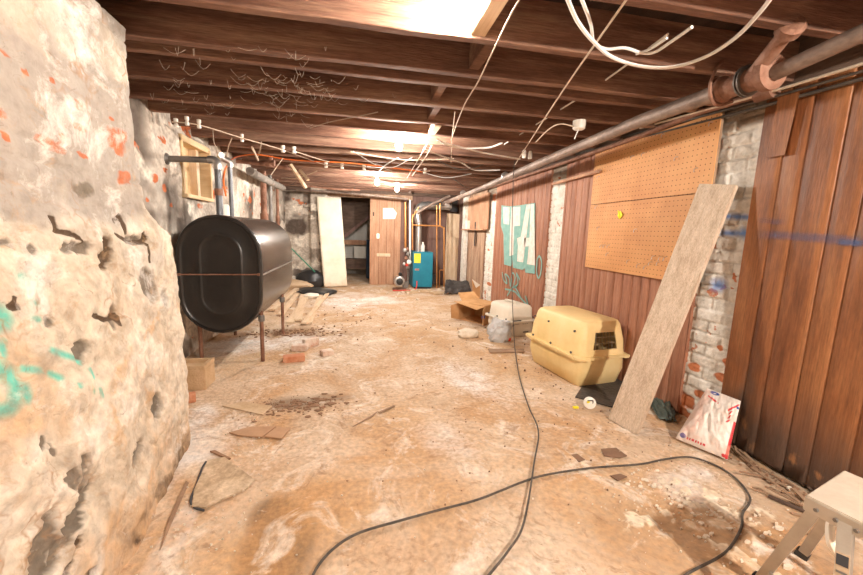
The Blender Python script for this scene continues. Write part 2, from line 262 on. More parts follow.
def obj(name, mb, m, parent=None, bevel=0, smooth=False, label=None, local=False, seg=2, fix=True):
    me = bpy.data.meshes.new(name); vs = mb.v
    if parent is not None and not local:
        l = wloc(parent); vs = [(x-l.x, y-l.y, z-l.z) for x, y, z in vs]
    org = None
    if parent is None and vs:                       # origin at the base of the thing
        a = np.array(vs); org = ((a[:, 0].min()+a[:, 0].max())/2, (a[:, 1].min()+a[:, 1].max())/2, a[:, 2].min()); vs = (a-np.array(org)).tolist()
    me.from_pydata(vs, [], mb.f)
    if fix or bevel:
        bm = bmesh.new(); bm.from_mesh(me)
        if fix: bmesh.ops.recalc_face_normals(bm, faces=bm.faces)
        if bevel: bmesh.ops.bevel(bm, geom=bm.edges[:], offset=bevel, segments=seg, affect='EDGES', clamp_overlap=True)
        bm.to_mesh(me); bm.free()
    me.materials.append(m)
    if smooth:
        me.shade_smooth()
        try: me.set_sharp_from_angle(angle=math.radians(40))
        except Exception: pass
    o = bpy.data.objects.new(name, me); C.objects.link(o)
    if parent is not None: o.parent = parent
    elif org: o.location = org
    if label: o['label'] = label
    return o
def tag(o, label, cat, group=None, kind=None):
    o['label'] = label; o['category'] = cat
    if group: o['group'] = group
    if kind: o['kind'] = kind
    return o
def thing(name, label, cat, loc, rz=0, group=None):
    o = bpy.data.objects.new(name, None); C.objects.link(o); o.empty_display_size = .1
    o.location = Vector([float(a) for a in loc]); o.rotation_euler = (0, 0, rz); return tag(o, label, cat, group)
def struct(o): o['kind'] = 'structure'; return o
def gridobj(name, X, Y, Z, m, m1=None, m2=None, parent=None, keep=None, flip=False):
    if parent is not None: l = wloc(parent); X = X-l.x; Y = Y-l.y; Z = Z-l.z
    h, w = X.shape; vs = np.stack([X, Y, Z], -1).reshape(-1, 3)
    idx = np.arange(h*w).reshape(h, w); q = np.stack([idx[:-1, :-1], idx[:-1, 1:], idx[1:, 1:], idx[1:, :-1]], -1).reshape(-1, 4)
    if flip: q = q[:, ::-1]
    if keep is not None: q = q[keep[:-1, :-1].reshape(-1)]
    me = bpy.data.meshes.new(name); me.from_pydata(vs.tolist(), [], q.tolist()); me.materials.append(m); me.shade_smooth()
    for nm, mm in (('m1', m1), ('m2', m2)):
        if mm is not None:
            a = me.color_attributes.new(nm, 'FLOAT_COLOR', 'POINT'); buf = np.ones((h*w, 4), np.float32)
            for k in range(3): buf[:, k] = np.clip(mm[k].reshape(-1), 0, 1) if not np.isscalar(mm[k]) else mm[k]
            a.data.foreach_set('color', buf.reshape(-1))
    o = bpy.data.objects.new(name, me); C.objects.link(o)
    if parent is not None: o.parent = parent
    return o
def seg_dist(A, B, a0, b0, a1, b1):
    dx, dy = a1-a0, b1-b0; t = np.clip(((A-a0)*dx+(B-b0)*dy)/(dx*dx+dy*dy+1e-9), 0, 1)
    return np.hypot(A-a0-t*dx, B-b0-t*dy)
def ell(A, B, a, b, ra, rb, ang=0):                 # 1 inside an ellipse falling to 0 at its edge
    c, s = math.cos(ang), math.sin(ang); u = ((A-a)*c+(B-b)*s)/ra; v = (-(A-a)*s+(B-b)*c)/rb
    return np.clip(1.5-np.hypot(u, v), 0, 1)
def cable(name, pts, r, m, label, cat='cable', group=None, k=6, n=6):
    mb = MB().tube(smoothpts(pts, k), r, n); return tag(obj(name, mb, m, smooth=True), label, cat, group)

# ================================================================== FLOOR
ys = np.concatenate([np.arange(-3, .3, .12), np.arange(.3, 4.5, .022), np.arange(4.5, 11.6, .06)]); xs = np.arange(-2.0, 2.75, .024)
Xg, Yg = np.meshgrid(xs, ys)
Zg = (fbm(Xg*2.2, Yg*2.2, 3)-.5)*.012+(fbm(Xg*14, Yg*14, 9, 3)-.5)*.006
fl = lambda x, y: PZ(x, y)
def fe(px, py, ra, rb, ang=0):
    p = PZ(px, py); return ell(Xg, Yg, p[0], p[1], ra, rb, ang)*(.55+.9*fbm(Xg*5, Yg*5, 21))
nz = fbm(Xg*1.3, Yg*1.3, 40)
white = np.maximum.reduce([fe(165, 460, .10, .35), fe(185, 425, .12, .25), fe(250, 345, .5, .35)*.8, fe(160, 560, .05, .4), fe(445, 440, .16, .28, .5)*.55, fe(470, 380, .22, .6, .3)*.5,
    fe(680, 490, .16, .14)*.8, fe(700, 475, .1, .1)*.6, fe(360, 300, .8, 1.2)*.55, fe(300, 340, .4, .5)*.5, fe(215, 440, .2, .25)*.7])
white = np.clip(np.maximum(white, fe(172, 455, .13, .42)*1.3), 0, 1.3)*(sst(.25, .6, fbm(Xg*6, Yg*6, 77))*.6+.65)
stain = np.maximum.reduce([fe(278, 545, .13, .2)*1.5, fe(272, 515, .1, .12)*1.2, fe(555, 372, .16, .3, .4)*.6, fe(600, 410, .3, .12)*.45, fe(500, 345, .3, .2)*.45, fe(640, 450, .25, .1)*.3,
    fe(295, 404, .26, .13)*.85, fe(330, 398, .2, .08)*.7, fe(292, 332, .4, .22)*.8, fe(262, 408, .1, .08)*.5, fe(320, 335, .5, .1)*.5])
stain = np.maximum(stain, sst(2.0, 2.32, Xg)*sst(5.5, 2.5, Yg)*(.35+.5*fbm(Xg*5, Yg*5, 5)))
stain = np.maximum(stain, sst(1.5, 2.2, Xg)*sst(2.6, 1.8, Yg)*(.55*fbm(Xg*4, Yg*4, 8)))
ochre = np.clip(np.maximum.reduce([fe(440, 500, .25, .25)*.7, fe(400, 430, .3, .5)*.7, fe(330, 500, .3, .3)*.8, fe(580, 500, .25, .3)*.6, fe(240, 560, .25, .2)*.8, fe(500, 450, .3, .3)*.5, fe(560, 440, .3, .3)*.4, fe(150, 560, .12, .3)*.8,
    sst(.5, .7, nz)*.7, fe(430, 345, .5, .5)*.5]), 0, 1)
brown = np.clip(np.maximum.reduce([fe(660, 540, .4, .3)*.6, fe(760, 560, .5, .4)*.7, fe(240, 500, .2, .3)*.35, fe(430, 335, .3, .25)*.45, sst(7.0, 8.2, Yg)*.3]), 0, 1)
crumb = np.maximum.reduce([fe(690, 500, .2, .15), fe(660, 520, .2, .1), fe(735, 545, .16, .2), fe(760, 520, .1, .1), fe(600, 460, .3, .2)*.6])*sst(.52, .6, fbm(Xg*18, Yg*18, 50))
Zg = Zg+crumb*.012+fe(735, 545, .2, .2)*.006
zflat = Zg*1
floor = struct(gridobj('floor', Xg, Yg, zflat, M['floor'], (white, stain, ochre), (brown, crumb, 0)))
# ================================================================== LEFT NEAR WALL (rendered stone below, painted brick above)
ZT = 2.18
edge = [(135, 33), (137, 110), (147, 170), (151, 209), (160, 223), (172, 235), (176, 250), (181, 297), (183, 326), (187, 380), (186, 445)]
ez = []; ey = []
for p in edge:
    q = PX(p[0], p[1], -1.04); ez.append(q[2]); ey.append(q[1])
ez = np.array(ez)[::-1]; ey = np.array(ey)[::-1]; ez[0] = 0
zz = np.arange(-.03, ZT+.001, .0125); nzc = len(zz)
ss = np.concatenate([np.arange(-3.0, .2, .1), np.arange(.2, 2.02, .0125)]); fin = np.linspace(0, 1, 90)
rows = []
Yc = np.interp(zz, ez, ey)
U = np.concatenate([ss, 2.02+fin*1.05]); ZZ, UU = np.meshgrid(zz, U, indexing='ij')
YC = Yc[:, None]
# main face up to 2.02, then a rounded corner and the return face to the rear wall
main = np.minimum(UU, 2.02); w = np.clip((UU-2.02)/1.05, 0, 1)
rad = .07
d1 = np.clip(YC-rad-2.02, 0, 9); tot = d1+rad*PI/2+.72; sd = w*tot
a = np.clip((sd-d1)/(rad*PI/2), 0, 1)*PI/2; ret = np.clip(sd-d1-rad*PI/2, 0, 9)
Yw = np.where(w > 0, 2.02+np.minimum(sd, d1)+rad*np.sin(a), main)
xb = lambda Y, z: -1.05+(.17*np.clip(1-z/1.35, 0, 1)**1.0)*np.clip((2.5-Y)*.9, .12, 1.0)+.0*z
X0 = xb(Yw, ZZ); Xw = X0-rad*(1-np.cos(a))-ret
A, B = Yw-ret*.6, ZZ                                  # texture-plane coordinates
lower = sst(1.36, 1.20, ZZ+(fbm(A*4, B*4, 1)-.5)*.25)
nrm = np.where(ret > 0, 0.0, 1.0)
disp = (fbm(A*2.2, B*2.2, 2)-.5)*.05+(fbm(A*7, B*7, 3)-.5)*.035*(.4+.9*lower)+(fbm(A*26, B*26, 4, 3)-.5)*.010+lower*.02
disp -= .05*np.clip(ZZ < .12, 0, 1)*0
row = np.floor(ZZ/.078); fz = (ZZ/.078) % 1; fy = (A/.225+.5*(row % 2)) % 1
mort = np.maximum(sst(.09, .0, np.minimum(fz, 1-fz)), sst(.05, 0, np.minimum(fy, 1-fy)))
disp -= mort*.013*(1-lower)*sst(.3, .6, fbm(A*3, B*3, 12))
stone = np.zeros_like(A); crack = np.zeros_like(A); redm = np.zeros_like(A); teal = np.zeros_like(A); och = np.zeros_like(A)
WX = -1.0
def q2(x, y): p = PX(x, y, -.93 if y > 330 else -.99); return p[1], p[2]
def qs(x, y, dx):                                    # size of a patch on the wall
    a0 = q2(x, y); b0 = q2(x+dx, y); return abs(a0[0]-b0[0])
wob = (fbm(A*9, B*9, 31)-.5)*.06+(fbm(A*30, B*30, 32, 3)-.5)*.04; wob2 = (fbm(A*8, B*8, 33)-.5)*.07+(fbm(A*28, B*28, 34, 3)-.5)*.05
for (x, y, ra, rb, ang, dep, g) in [(115, 252, .035, .075, -.5, .06, 'c'), (152, 285, .07, .08, 0, .03, 's'), (168, 298, .05, .045, 0, .03, 's'), (146, 243, .075, .022, -.1, .04, 's'), (88, 248, .09, .02, -.1, .03, 's'),
        (95, 352, .045, .04, .3, .035, 's'), (48, 322, .03, .02, 0, .02, 's'), (113, 318, .02, .04, 0, .02, 's'), (140, 452, .07, .03, .5, .03, 's'), (165, 406, .06, .05, .6, .04, 's'), (72, 498, .10, .022, .75, .03, 's'), (68, 480, .03, .03, .7, .03, 's'),
        (30, 566, .16, .028, .9, .045, 's'), (50, 545, .09, .022, .8, .05, 's'), (58, 558, .07, .018, .7, .05, 'c'), (76, 503, .10, .018, .6, .03, 's'), (70, 520, .05, .015, .5, .03, 's'), (50, 438, .02, .02, 0, .02, 's'), (57, 450, .015, .015, 0, .02, 's'), (45, 252, .03, .012, 0, .02, 's'), (15, 248, .03, .012, 0, .02, 's'), (48, 276, .03, .004, 0, .01, 'c'),
        (82, 462, .03, .012, .5, .02, 's'), (154, 240, .02, .015, 0, .03, 'c'), (70, 578, .03, .02, 0, .03, 'c'), (105, 190, .06, .03, 0, .004, 's'), (100, 95, .05, .02, 0, .0, 'n')]:
    a0, b0 = q2(x, y); e = ell(A+wob, B+wob2, a0, b0, ra, rb, ang)*(.45+.9*fbm(A*16, B*16, 35)); disp -= sst(.3, .8, e)*dep*.6
    if g == 's': stone = np.maximum(stone, e)
    if g == 'c': crack = np.maximum(crack, e)
for pl in [[(69, 218), (69, 230), (73, 234), (84, 235), (92, 241), (94, 245)], [(93, 315), (100, 319), (106, 321), (118, 317), (120, 324)], [(131, 222), (136, 216), (138, 236)], [(128, 235), (141, 243), (155, 242), (156, 262)],
           [(84, 400), (88, 428), (94, 445), (112, 456)], [(0, 545), (30, 528), (55, 505)], [(62, 487), (90, 495)], [(140, 443), (160, 445), (170, 432)], [(16, 297), (14, 305), (22, 308)]]:
    for (x0, y0), (x1, y1) in zip(pl[:-1], pl[1:]):
        a0, b0 = q2(x0, y0); a1, b1 = q2(x1, y1); d = seg_dist(A+wob*.3, B+wob*.3, a0, b0, a1, b1)
        wd = (.008 if y0 < 400 else .005)*(.35+1.5*fbm(A*14, B*14, 38))
        crack = np.maximum(crack, np.clip(1.3-d/wd*.8, 0, 1)*(1 if y0 < 390 else .3)); disp -= sst(.014, .003, d)*.010*(fbm(A*12, B*12, 39) > .42)
for (x, y, ra, rb) in [(70, 147, .06, .022), (133, 140, .06, .05), (33, 58, .02, .012), (73, 82, .015, .01), (97, 108, .022, .018), (99, 129, .04, .012), (104, 157, .03, .012), (15, 114, .05, .012), (3, 157, .05, .015), (26, 138, .015, .015), (78, 138, .02, .015), (140, 178, .04, .03), (128, 119, .02, .01),
        (155, 135, .02, .02), (135, 152, .03, .02), (4, 108, .06, .015), (48, 74, .012, .008)]:
    a0, b0 = q2(x, y); redm = np.maximum(redm, np.clip(1.35-np.maximum(np.abs(A+wob*.3-a0)/ra, np.abs(B+wob2*.3-b0)/rb)*.9, 0, 1)*(.35+fbm(A*20, B*20, 36)))
for pl, wd in [([(-3, 310), (4, 314), (10, 322)], .035), ([(0, 326), (4, 335)], .03), ([(-2, 365), (10, 366), (20, 372), (28, 380)], .035), ([(26, 277), (29, 276)], .022), ([(36, 301), (41, 304)], .016), ([(36, 318), (42, 320)], .016), ([(68, 350), (78, 354), (88, 358)], .018),
        ([(40, 368), (54, 370)], .016), ([(62, 373), (72, 378)], .016), ([(100, 369), (102, 377)], .014), ([(107, 390), (107, 393)], .014), ([(85, 384), (85, 386)], .013), ([(98, 389), (98, 392)], .012), ([(26, 372), (30, 385), (27, 395)], .03), ([(28, 395), (22, 408), (8, 412), (-4, 410)], .03), ([(38, 388), (38, 398)], .025), ([(14, 334), (24, 352)], .014), ([(28, 340), (24, 356)], .012), ([(89, 361), (93, 362)], .014), ([(106, 388), (108, 396)], .012)]:
    for (x0, y0), (x1, y1) in zip(pl[:-1], pl[1:]):
        a0, b0 = q2(x0, y0); a1, b1 = q2(x1, y1); teal = np.maximum(teal, np.clip(1.15-seg_dist(A, B, a0, b0, a1, b1)/(wd*.62)*.55, 0, 1))
och = sst(.5, .75, fbm(A*3.2, B*2.4, 61))*lower*.75*sst(.0, .5, 1.25-ZZ)
och = np.maximum(och, sst(.32, .02, ZZ+(fbm(A*5, B*5, 6)-.5)*.2)*sst(.6, 1.2, A)*.9)
for (x, y, ra, rb, an) in [(150, 330, .12, .02, .3), (130, 370, .12, .03, .5), (115, 430, .03, .12, 0), (150, 480, .14, .05, .8), (160, 395, .05, .1, .3), (100, 520, .12, .06, .7)]:
    a0, b0 = q2(x, y); och = np.maximum(och, .8*ell(A+wob*2, B+wob*2, a0, b0, ra, rb, an))
crack = np.maximum(crack, .52*sst(.26, .04, ZZ+(fbm(A*6, B*6, 81)-.5)*.2)*sst(.3, .6, fbm(A*8, B*8, 82))*sst(.8, 1.3, A))
greyu = (1-lower)*(.5+1.3*sst(.35, .7, fbm(A*2.2, B*3.0, 71))); greyu = np.maximum(greyu, .6*sst(.55, .75, fbm(A*3, B*3, 72))*lower)
Xw = Xw+disp*nrm; Yw = Yw+disp*np.where(ret > 0, 1, np.sin(a)*0)
struct(gridobj('wall_left', Xw, Yw, ZZ, M['stone'], (redm, stone, teal), (och, crack, greyu), flip=True))
# stone and mortar body of the near wall behind its face keeps the wall solid
struct(obj('wall_left_core', MB().bx(-1.8, -1.17, -3, 1.98, 0, 2.17), M['stonerear']))
# ================================================================== LEFT REAR WALL
LX = -1.68
ya = np.arange(2.2, 9.3, .025); za = np.arange(-.02, 2.40, .022); ZZ, YY = np.meshgrid(za, ya, indexing='ij')
dsp = (fbm(YY*2, ZZ*2, 5)-.5)*.05+(fbm(YY*8, ZZ*8, 6)-.5)*.03
wtl, wbr = PX(179, 138, LX), PX(209, 203, LX); wy0, wy1 = wtl[1], wbr[1]; wz0, wz1 = 1.57, 2.10
green = np.clip(sst(.45, .75, fbm(YY*2.2, ZZ*2.2, 9))*.8+sst(6.3, 8, YY)*.3, 0, 1); redr = np.zeros_like(YY); blue = sst(.5, .7, fbm(YY*3, ZZ*3, 14))*.9
for (x, y, ra, rb) in [(153.5, 178, .05, .04), (164, 188, .05, .035), (213, 194, .1, .05), (235, 197, .06, .04), (148, 200, .03, .02), (170, 205, .03, .02), (200, 206, .1, .03), (225, 212, .1, .03), (250, 200, .1, .05), (254, 193, .05, .08)]:
    p = PX(x, y, LX); redr = np.maximum(redr, ell(YY, ZZ, p[1], p[2], ra, rb))
redr = np.maximum(redr*(.3+fbm(YY*14, ZZ*14, 16)), sst(.68, .76, fbm(YY*7, ZZ*12, 15))*.7)
keep = ~((YY > wy0) & (YY < wy1-.02) & (ZZ > wz0) & (ZZ < wz1-.02))
struct(gridobj('wall_left_rear', LX+dsp*1.0+0*YY, YY, ZZ, M['stonerear'], (redr, green, blue), keep=keep, flip=True))
win = struct(obj('window_1', MB().bx(LX-.16, LX+.03, wy0-.02, wy1+.02, wz1-.03, wz1+.03).bx(LX-.16, LX+.025, wy0-.02, wy0+.02, wz0, wz1).bx(LX-.16, LX+.04, wy1-.02, wy1+.02, wz0, wz1).bx(LX-.16, LX+.05, wy0-.02, wy1+.02, wz0-.02, wz0+.015), M['ply'], bevel=.003))
win['label'] = 'boarded window opening with timber frame'
pb = obj('plywood_board', MB().bx(LX-.12, LX-.10, wy0+.02, wy1-.14, wz0, wz1), M['ply'], win)
obj('frame_post', MB().bx(LX-.10, LX-.03, wy1-.2, wy1-.13, wz0, wz1), M['pine'], win, bevel=.003)
# ================================================================== BACK WALL
BY = 9.0; OX0, OX1, OZ = -.43, .23, 2.0
xa = np.arange(-1.9, OX0-.0, .025); ZZ, XX = np.meshgrid(za, xa, indexing='ij')
pier = sst(-1.16, -1.10, XX)*sst(-.72, -.78, XX)
bl = sst(.5, .62, fbm(XX*3, ZZ*4, 24)); p = PY(302, 228, BY)
gr = np.clip(sst(.4, .7, fbm(XX*3, ZZ*3, 22))*.8+ell(XX, ZZ, -1.38, p[2], .22, .16)*.9+sst(1.6, 2.1, ZZ)*.3, 0, 1)
rd = sst(.62, .72, fbm(XX*8, ZZ*12, 25))*sst(1.4, 1.7, ZZ)*.55
struct(gridobj('wall_back', XX, BY+(fbm(XX*3, ZZ*3, 20)-.5)*.08-.16*pier-(fbm(XX*9, ZZ*9, 23)-.5)*.03, ZZ, M['stonerear'], (rd, gr, bl)))
wb = struct(obj('wall_partition', MB().bx(OX1, .93, BY, BY+.05, 0, 2.16), M['partition']))
for x0, x1, m_ in [(.935, 1.03, 'darkwood'), (1.035, 2.6, 'darkwood')]:
    obj('board_section', MB().bx(x0, x1, BY+.02, BY+.06, 0, 2.2), M[m_], wb)
obj('corner_post', MB().bx(OX1-.02, OX1+.05, BY-.015, BY+.07, 0, 2.12), M['partition'], wb, bevel=.004)
for x in (.42, .6, .78): obj('board_joint', MB().bx(x, x+.006, BY-.003, BY+.001, 0, 2.1), M['hole'], wb)
struct(obj('trim_1', MB().bx(-.9, 1.2, BY-.06, BY+.03, 2.02, 2.12), M['panelF'], bevel=.004))
struct(obj('trim_2', MB().bx(-1.8, 2.5, BY-.1, BY+.1, 2.12, 2.38), M['headwood']))
t = thing('paper_notice', 'white paper notice with a pointed right edge pinned to the wooden partition', 'notice', PY(389, 219, BY-.01))
P_ = [PY(x, y, BY-.012) for x, y in ((383, 208), (393, 208), (397, 213), (395, 219), (383, 219))]
obj('sheet', MB().prism(P_, (0, .004, 0)), M['paper'], t)
sw = thing('light_switch', 'small white switch box on the wooden partition beside the doorway', 'switch', PY(378, 239, BY-.01))
p = PY(378, 236, BY-.02); obj('switch_box', MB().box(p, (.07, .035, .12)), M['porc'], sw, bevel=.008); obj('toggle', MB().box(p-np.array([0, .024, 0]), (.012, .02, .025)), M['porc'], sw)
p = PY(383.5, 255, BY-.015); tag(obj('wood_strip', MB().box(p, (.32, .025, .075)), M['pine'], bevel=.003), 'short pale wooden strip nailed low across the partition', 'board')
p = PY(373.5, 214, BY-.02); tag(obj('door_hinge', MB().box(p, (.035, .02, .09)), M['headwood'], bevel=.003), 'dark hinge plate high on the doorway post', 'hinge')
# room beyond the doorway
struct(obj('wall_far_room', MB().bx(-1.6, 2.0, 11.2, 11.3, 0, 2.4), M['backroom']))
struct(obj('wall_far_room_left', MB().bx(-1.7, -1.6, 9.2, 11.3, 0, 2.4), M['backroom']))
struct(obj('wall_far_room_right', MB().bx(.75, .85, 9.1, 11.3, 0, 2.4), M['backroom']))
st = thing('staircase', 'dark underside of a boarded staircase beyond the doorway', 'stairs', (.1, 10.5, 0))
Q = [PY(x, y, 10.4) for x, y in ((343, 238), (380, 208), (380, 190), (330, 190), (330, 249))]
obj('stair_soffit', MB().prism(Q, (0, .7, 0)), M['headwood'], st)
Q = [PY(x, y, 10.36) for x, y in ((343, 240), (380, 210), (380, 206), (343, 236))]
obj('stair_stringer', MB().prism(Q, (0, .04, 0)), M['darkwood'], st)
p = PY(358, 242.5, 10.9); tag(obj('wall_plank', MB().box(p, (1.0, .05, .13)), M['partition']), 'brown horizontal board fixed to the pale wall in the far room', 'board')
p0, p1 = PY(354, 246, 10.8), PY(365.5, 264, 10.8); tag(obj('white_sheet', MB().bx(p0[0], p1[0], 10.78, 10.82, p1[2], p0[2]), M['paper'], bevel=.004), 'white board standing in the far room beside the blue drum', 'board')
p = PY(374, 273, 10.2); dr = thing('blue_drum', 'dark blue drum standing inside the doorway', 'drum', (p[0], 10.2, 0))
obj('drum_body', MB().lathe((p[0], 10.2, 0), [(.2, 0), (.21, .02), (.21, .3), (.22, .31), (.21, .32), (.21, .62), (.22, .63), (.21, .64), (.21, .98), (.2, 1.0)], 24), M['drum'], dr, smooth=True)
obj('drum_lid', MB().lathe((p[0], 10.2, 1.0), [(.215, 0), (.22, .01), (.22, .03), (.19, .035)], 24), M['drum'], dr, smooth=True)
p = PY(346, 268, 10.6); tag(obj('dark_low_block', MB().bx(-.9, .3, 10.4, 10.7, .22, .50), M['headwood'], bevel=.01), 'dark low block before the far room wall', 'box')  # plain dark block low in the far room
# ================================================================== RIGHT WALL
RX = 2.37
PT = 2.17
def yat(px, py): return PX(px, py, RX)[1]
wr = struct(obj('wall_right', MB().bx(RX+.05, RX+.2, -3, 9.1, 0, 2.4), M['headwood']))
def paneling(name, y0, y1, m_, x=RX-.025, ph=0, rot=False, z1=PT, sp=.108, masks=False):
    # tongue-and-groove boards: V grooves between boards, ragged rotten feet
    prof = []; y = y0; k = 0
    grooves = []
    yy = y0+sp-ph
    while yy < y1-.01: grooves.append(yy); yy += sp*(1+.25*((hash((round(yy*100), 3)) % 100)/100-.5)) if not masks else sp*(1.3 if k % 2 else .95); k += 1
    pts = [(y0, 0)]
    for g in grooves: pts += [(g-.008, 0), (g-.005, .003), (g, .008), (g+.005, .003), (g+.008, 0)]
    pts.append((y1, 0)); pts = [q for i, q in enumerate(pts) if i == 0 or q[0] > pts[i-1][0]]
    # densify
    dens = []
    for (a0, d0), (a1, d1_) in zip(pts[:-1], pts[1:]):
        n = max(1, int((a1-a0)/.03))
        for j in range(n): dens.append((a0+(a1-a0)*j/n, d0+(d1_-d0)*j/n))
    dens.append(pts[-1])
    yv = np.array([q[0] for q in dens]); dv = np.array([q[1] for q in dens]); zv = np.concatenate([np.arange(0.0, .4, .02), np.arange(.4, z1, .05), [z1]])
    ZZ, YY = np.meshgrid(zv, yv, indexing='ij'); DD = np.broadcast_to(dv, ZZ.shape)
    board = np.searchsorted(np.array(grooves), YY)
    off = (_hash(board, board*3, 11)-.5)*.004
    foot = np.where(ZZ < .01, (.03+.10*_hash(board, board, 5))*(.4+fbm(YY*18, YY*0+1, 7)) if rot else .005, 0)
    X = x+DD+off+(fbm(YY*3, ZZ*1.2, 30)-.5)*.006
    damp = np.clip(sst(.62, .08, ZZ+(fbm(YY*9, ZZ*2, 35)-.5)*.35)*1.0+sst(.62, .8, fbm(YY*5, ZZ*3, 36))*.5, 0, 1) if masks else 0*ZZ
    hot = sst(.5, .7, fbm(YY*10, ZZ*4, 37))*sst(.35, .1, ZZ)*sst(.0, .1, ZZ) if masks else 0*ZZ
    for e0, e1 in ((y0, y0+.014), (y1-.014, y1)): obj('board_edge', MB().bx(x+.004, RX+.04, e0, e1, .02, z1), m_, wr)
    return gridobj(name, X, YY, np.maximum(ZZ, 0)+foot, m_, (hot, damp, 0*ZZ), parent=wr, flip=False)
def brick_pier(y0, y1, x, s, z1=PT, reds=(), blues=(), flaky=0):
    yv = np.arange(y0-.03, y1+.031, .009); zv = np.arange(0, z1, .009); ZZ, YY = np.meshgrid(zv, yv, indexing='ij')
    row = np.floor(ZZ/.083); fz = (ZZ/.083) % 1; fy = ((YY-y0)/.21+.5*(row % 2)+.13) % 1; br = np.floor((YY-y0)/.21+.5*(row % 2)+.13)
    mo = np.maximum(sst(.13, .02, np.minimum(fz, 1-fz)), sst(.06, .01, np.minimum(fy, 1-fy)))
    X = x+mo*.012-(fbm(YY*12, ZZ*12, s)-.5)*.014-(_hash(row, br, s)-.5)*.010
    red = sst(.68, .74, fbm(YY*9, ZZ*11, s+3))*.6
    for (a0, b0, ra, rb) in reds: red = np.maximum(red, ell(YY, ZZ, a0, b0, ra, rb))
    if flaky: red = np.maximum(red, sst(flaky, .02, ZZ)*sst(.32, .5, fbm(YY*7, ZZ*9, s+8)))
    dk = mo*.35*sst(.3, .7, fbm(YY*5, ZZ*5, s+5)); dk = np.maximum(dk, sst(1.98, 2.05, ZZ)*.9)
    blu = 0*ZZ
    for (a0, b0, a1, b1, wd) in blues: blu = np.maximum(blu, np.clip(1.1-seg_dist(YY, ZZ, a0, b0, a1, b1)/wd*.6, 0, 1))
    o = gridobj('brick_pier', X, YY, ZZ, M['brickw'], (red, dk, blu), parent=wr); o['label'] = 'white painted brick pier'
    return o
def xz(px, py): p = PX(px, py, RX); return p[1], p[2]
cA0, cA1 = yat(770, 110), yat(720, 200)     # near pier
cA0, cA1 = 1.94, 2.245
def lineb(x0, y0, x1, y1, w): a0 = xz(x0, y0); b0 = xz(x1, y1); return (a0[0], a0[1], b0[0], b0[1], w)
rb = [(*xz(722, 378), .06, .03), (*xz(694, 367), .05, .03), (*xz(728, 363), .04, .03), (*xz(688, 402), .05, .05), (*xz(732, 343), .02, .04), (*xz(720, 348), .02, .02), (*xz(700, 395), .05, .03)]
brick_pier(cA0, cA1, RX+.0, 3, reds=rb, blues=[lineb(724, 216, 760, 218, .022), lineb(722, 233, 755, 234, .024), lineb(744, 233, 746, 234, .04), lineb(746, 250, 747, 251, .02), lineb(716, 285, 720, 285, .05)], flaky=.33)
brick_pier(4.13, 4.47, RX-.0, 5)
c3 = [(*xz(489, 284), .12, .035), (*xz(485, 292), .05, .04)]
brick_pier(6.42, 6.92, RX-.0, 8, reds=c3, flaky=.1)
struct(bpy.data.objects['wall_right'])
paneling('wood_paneling', -3, 1.935, M['panelN'], x=RX-.03, rot=True, masks=True, ph=.03, sp=.12)
paneling('wood_paneling', 2.25, 4.12, M['panel'])
paneling('wood_paneling', 4.48, 6.41, M['panel'])
paneling('wood_paneling', 6.93, 9.05, M['panelF'], sp=.15)
# painted letters and scribbles on the panelling between the piers
g = thing('graffiti', 'teal and white painted block letters on the brown panelling between two piers', 'graffiti', (RX-.03, 5.4, 1.2))
gx = RX-.036
def gp(pl, k=0, x0=480, y0=160, s=4.42): return [PX(x0+a0/s, y0+b0/s, gx-k) for a0, b0 in pl]
def gpoly(nm, pl, m_, k=0): obj(nm, MB().prism(gp(pl, k), (.002, 0, 0)), m_, g)
gpoly('teal_background', [(95, 200), (132, 205), (180, 200), (205, 195), (243, 190), (242, 503), (200, 498), (198, 478), (188, 486), (146, 476), (143, 440), (136, 470), (106, 462), (104, 330), (92, 290)], M['tealp'])
gpoly('white_stroke', [(102, 207), (130, 209), (128, 285), (104, 282)], M['whitep'], .003)
gpoly('white_stroke', [(140, 209), (178, 206), (176, 290), (150, 292), (146, 420), (130, 424), (134, 290)], M['whitep'], .003)
gpoly('white_stroke', [(206, 198), (222, 196), (190, 452), (164, 448), (168, 380), (164, 345), (180, 340)], M['whitep'], .003)
gpoly('white_stroke', [(224, 196), (238, 194), (243, 466), (208, 460), (216, 380), (196, 384), (196, 344), (219, 344)], M['whitep'], .003)
for pl in [[(252, 440), (262, 425), (272, 450), (268, 500), (258, 522), (250, 495), (252, 440)], [(98, 495), (104, 530), (120, 545), (110, 505), (128, 520), (134, 560), (142, 500), (156, 520), (148, 560), (168, 545), (160, 500), (176, 530)], [(110, 570), (150, 580), (170, 600), (210, 640), (200, 600), (215, 650)], [(120, 600), (150, 560), (180, 610)]]:
    P_ = smoothpts(gp(pl), 4); mb = MB(); n = len(P_)
    vs = []; 
    for i, q in enumerate(P_):
        tt = (P_[min(i+1, n-1)]-P_[max(i-1, 0)]).normalized(); nn = tt.cross(Vector((1, 0, 0))).normalized()*.014; vs += [q-nn, q+nn]
    mb.add(vs, [(2*i, 2*i+1, 2*i+3, 2*i+2) for i in range(n-1)]); obj('scribble', mb, M['tealp'], g, fix=False)
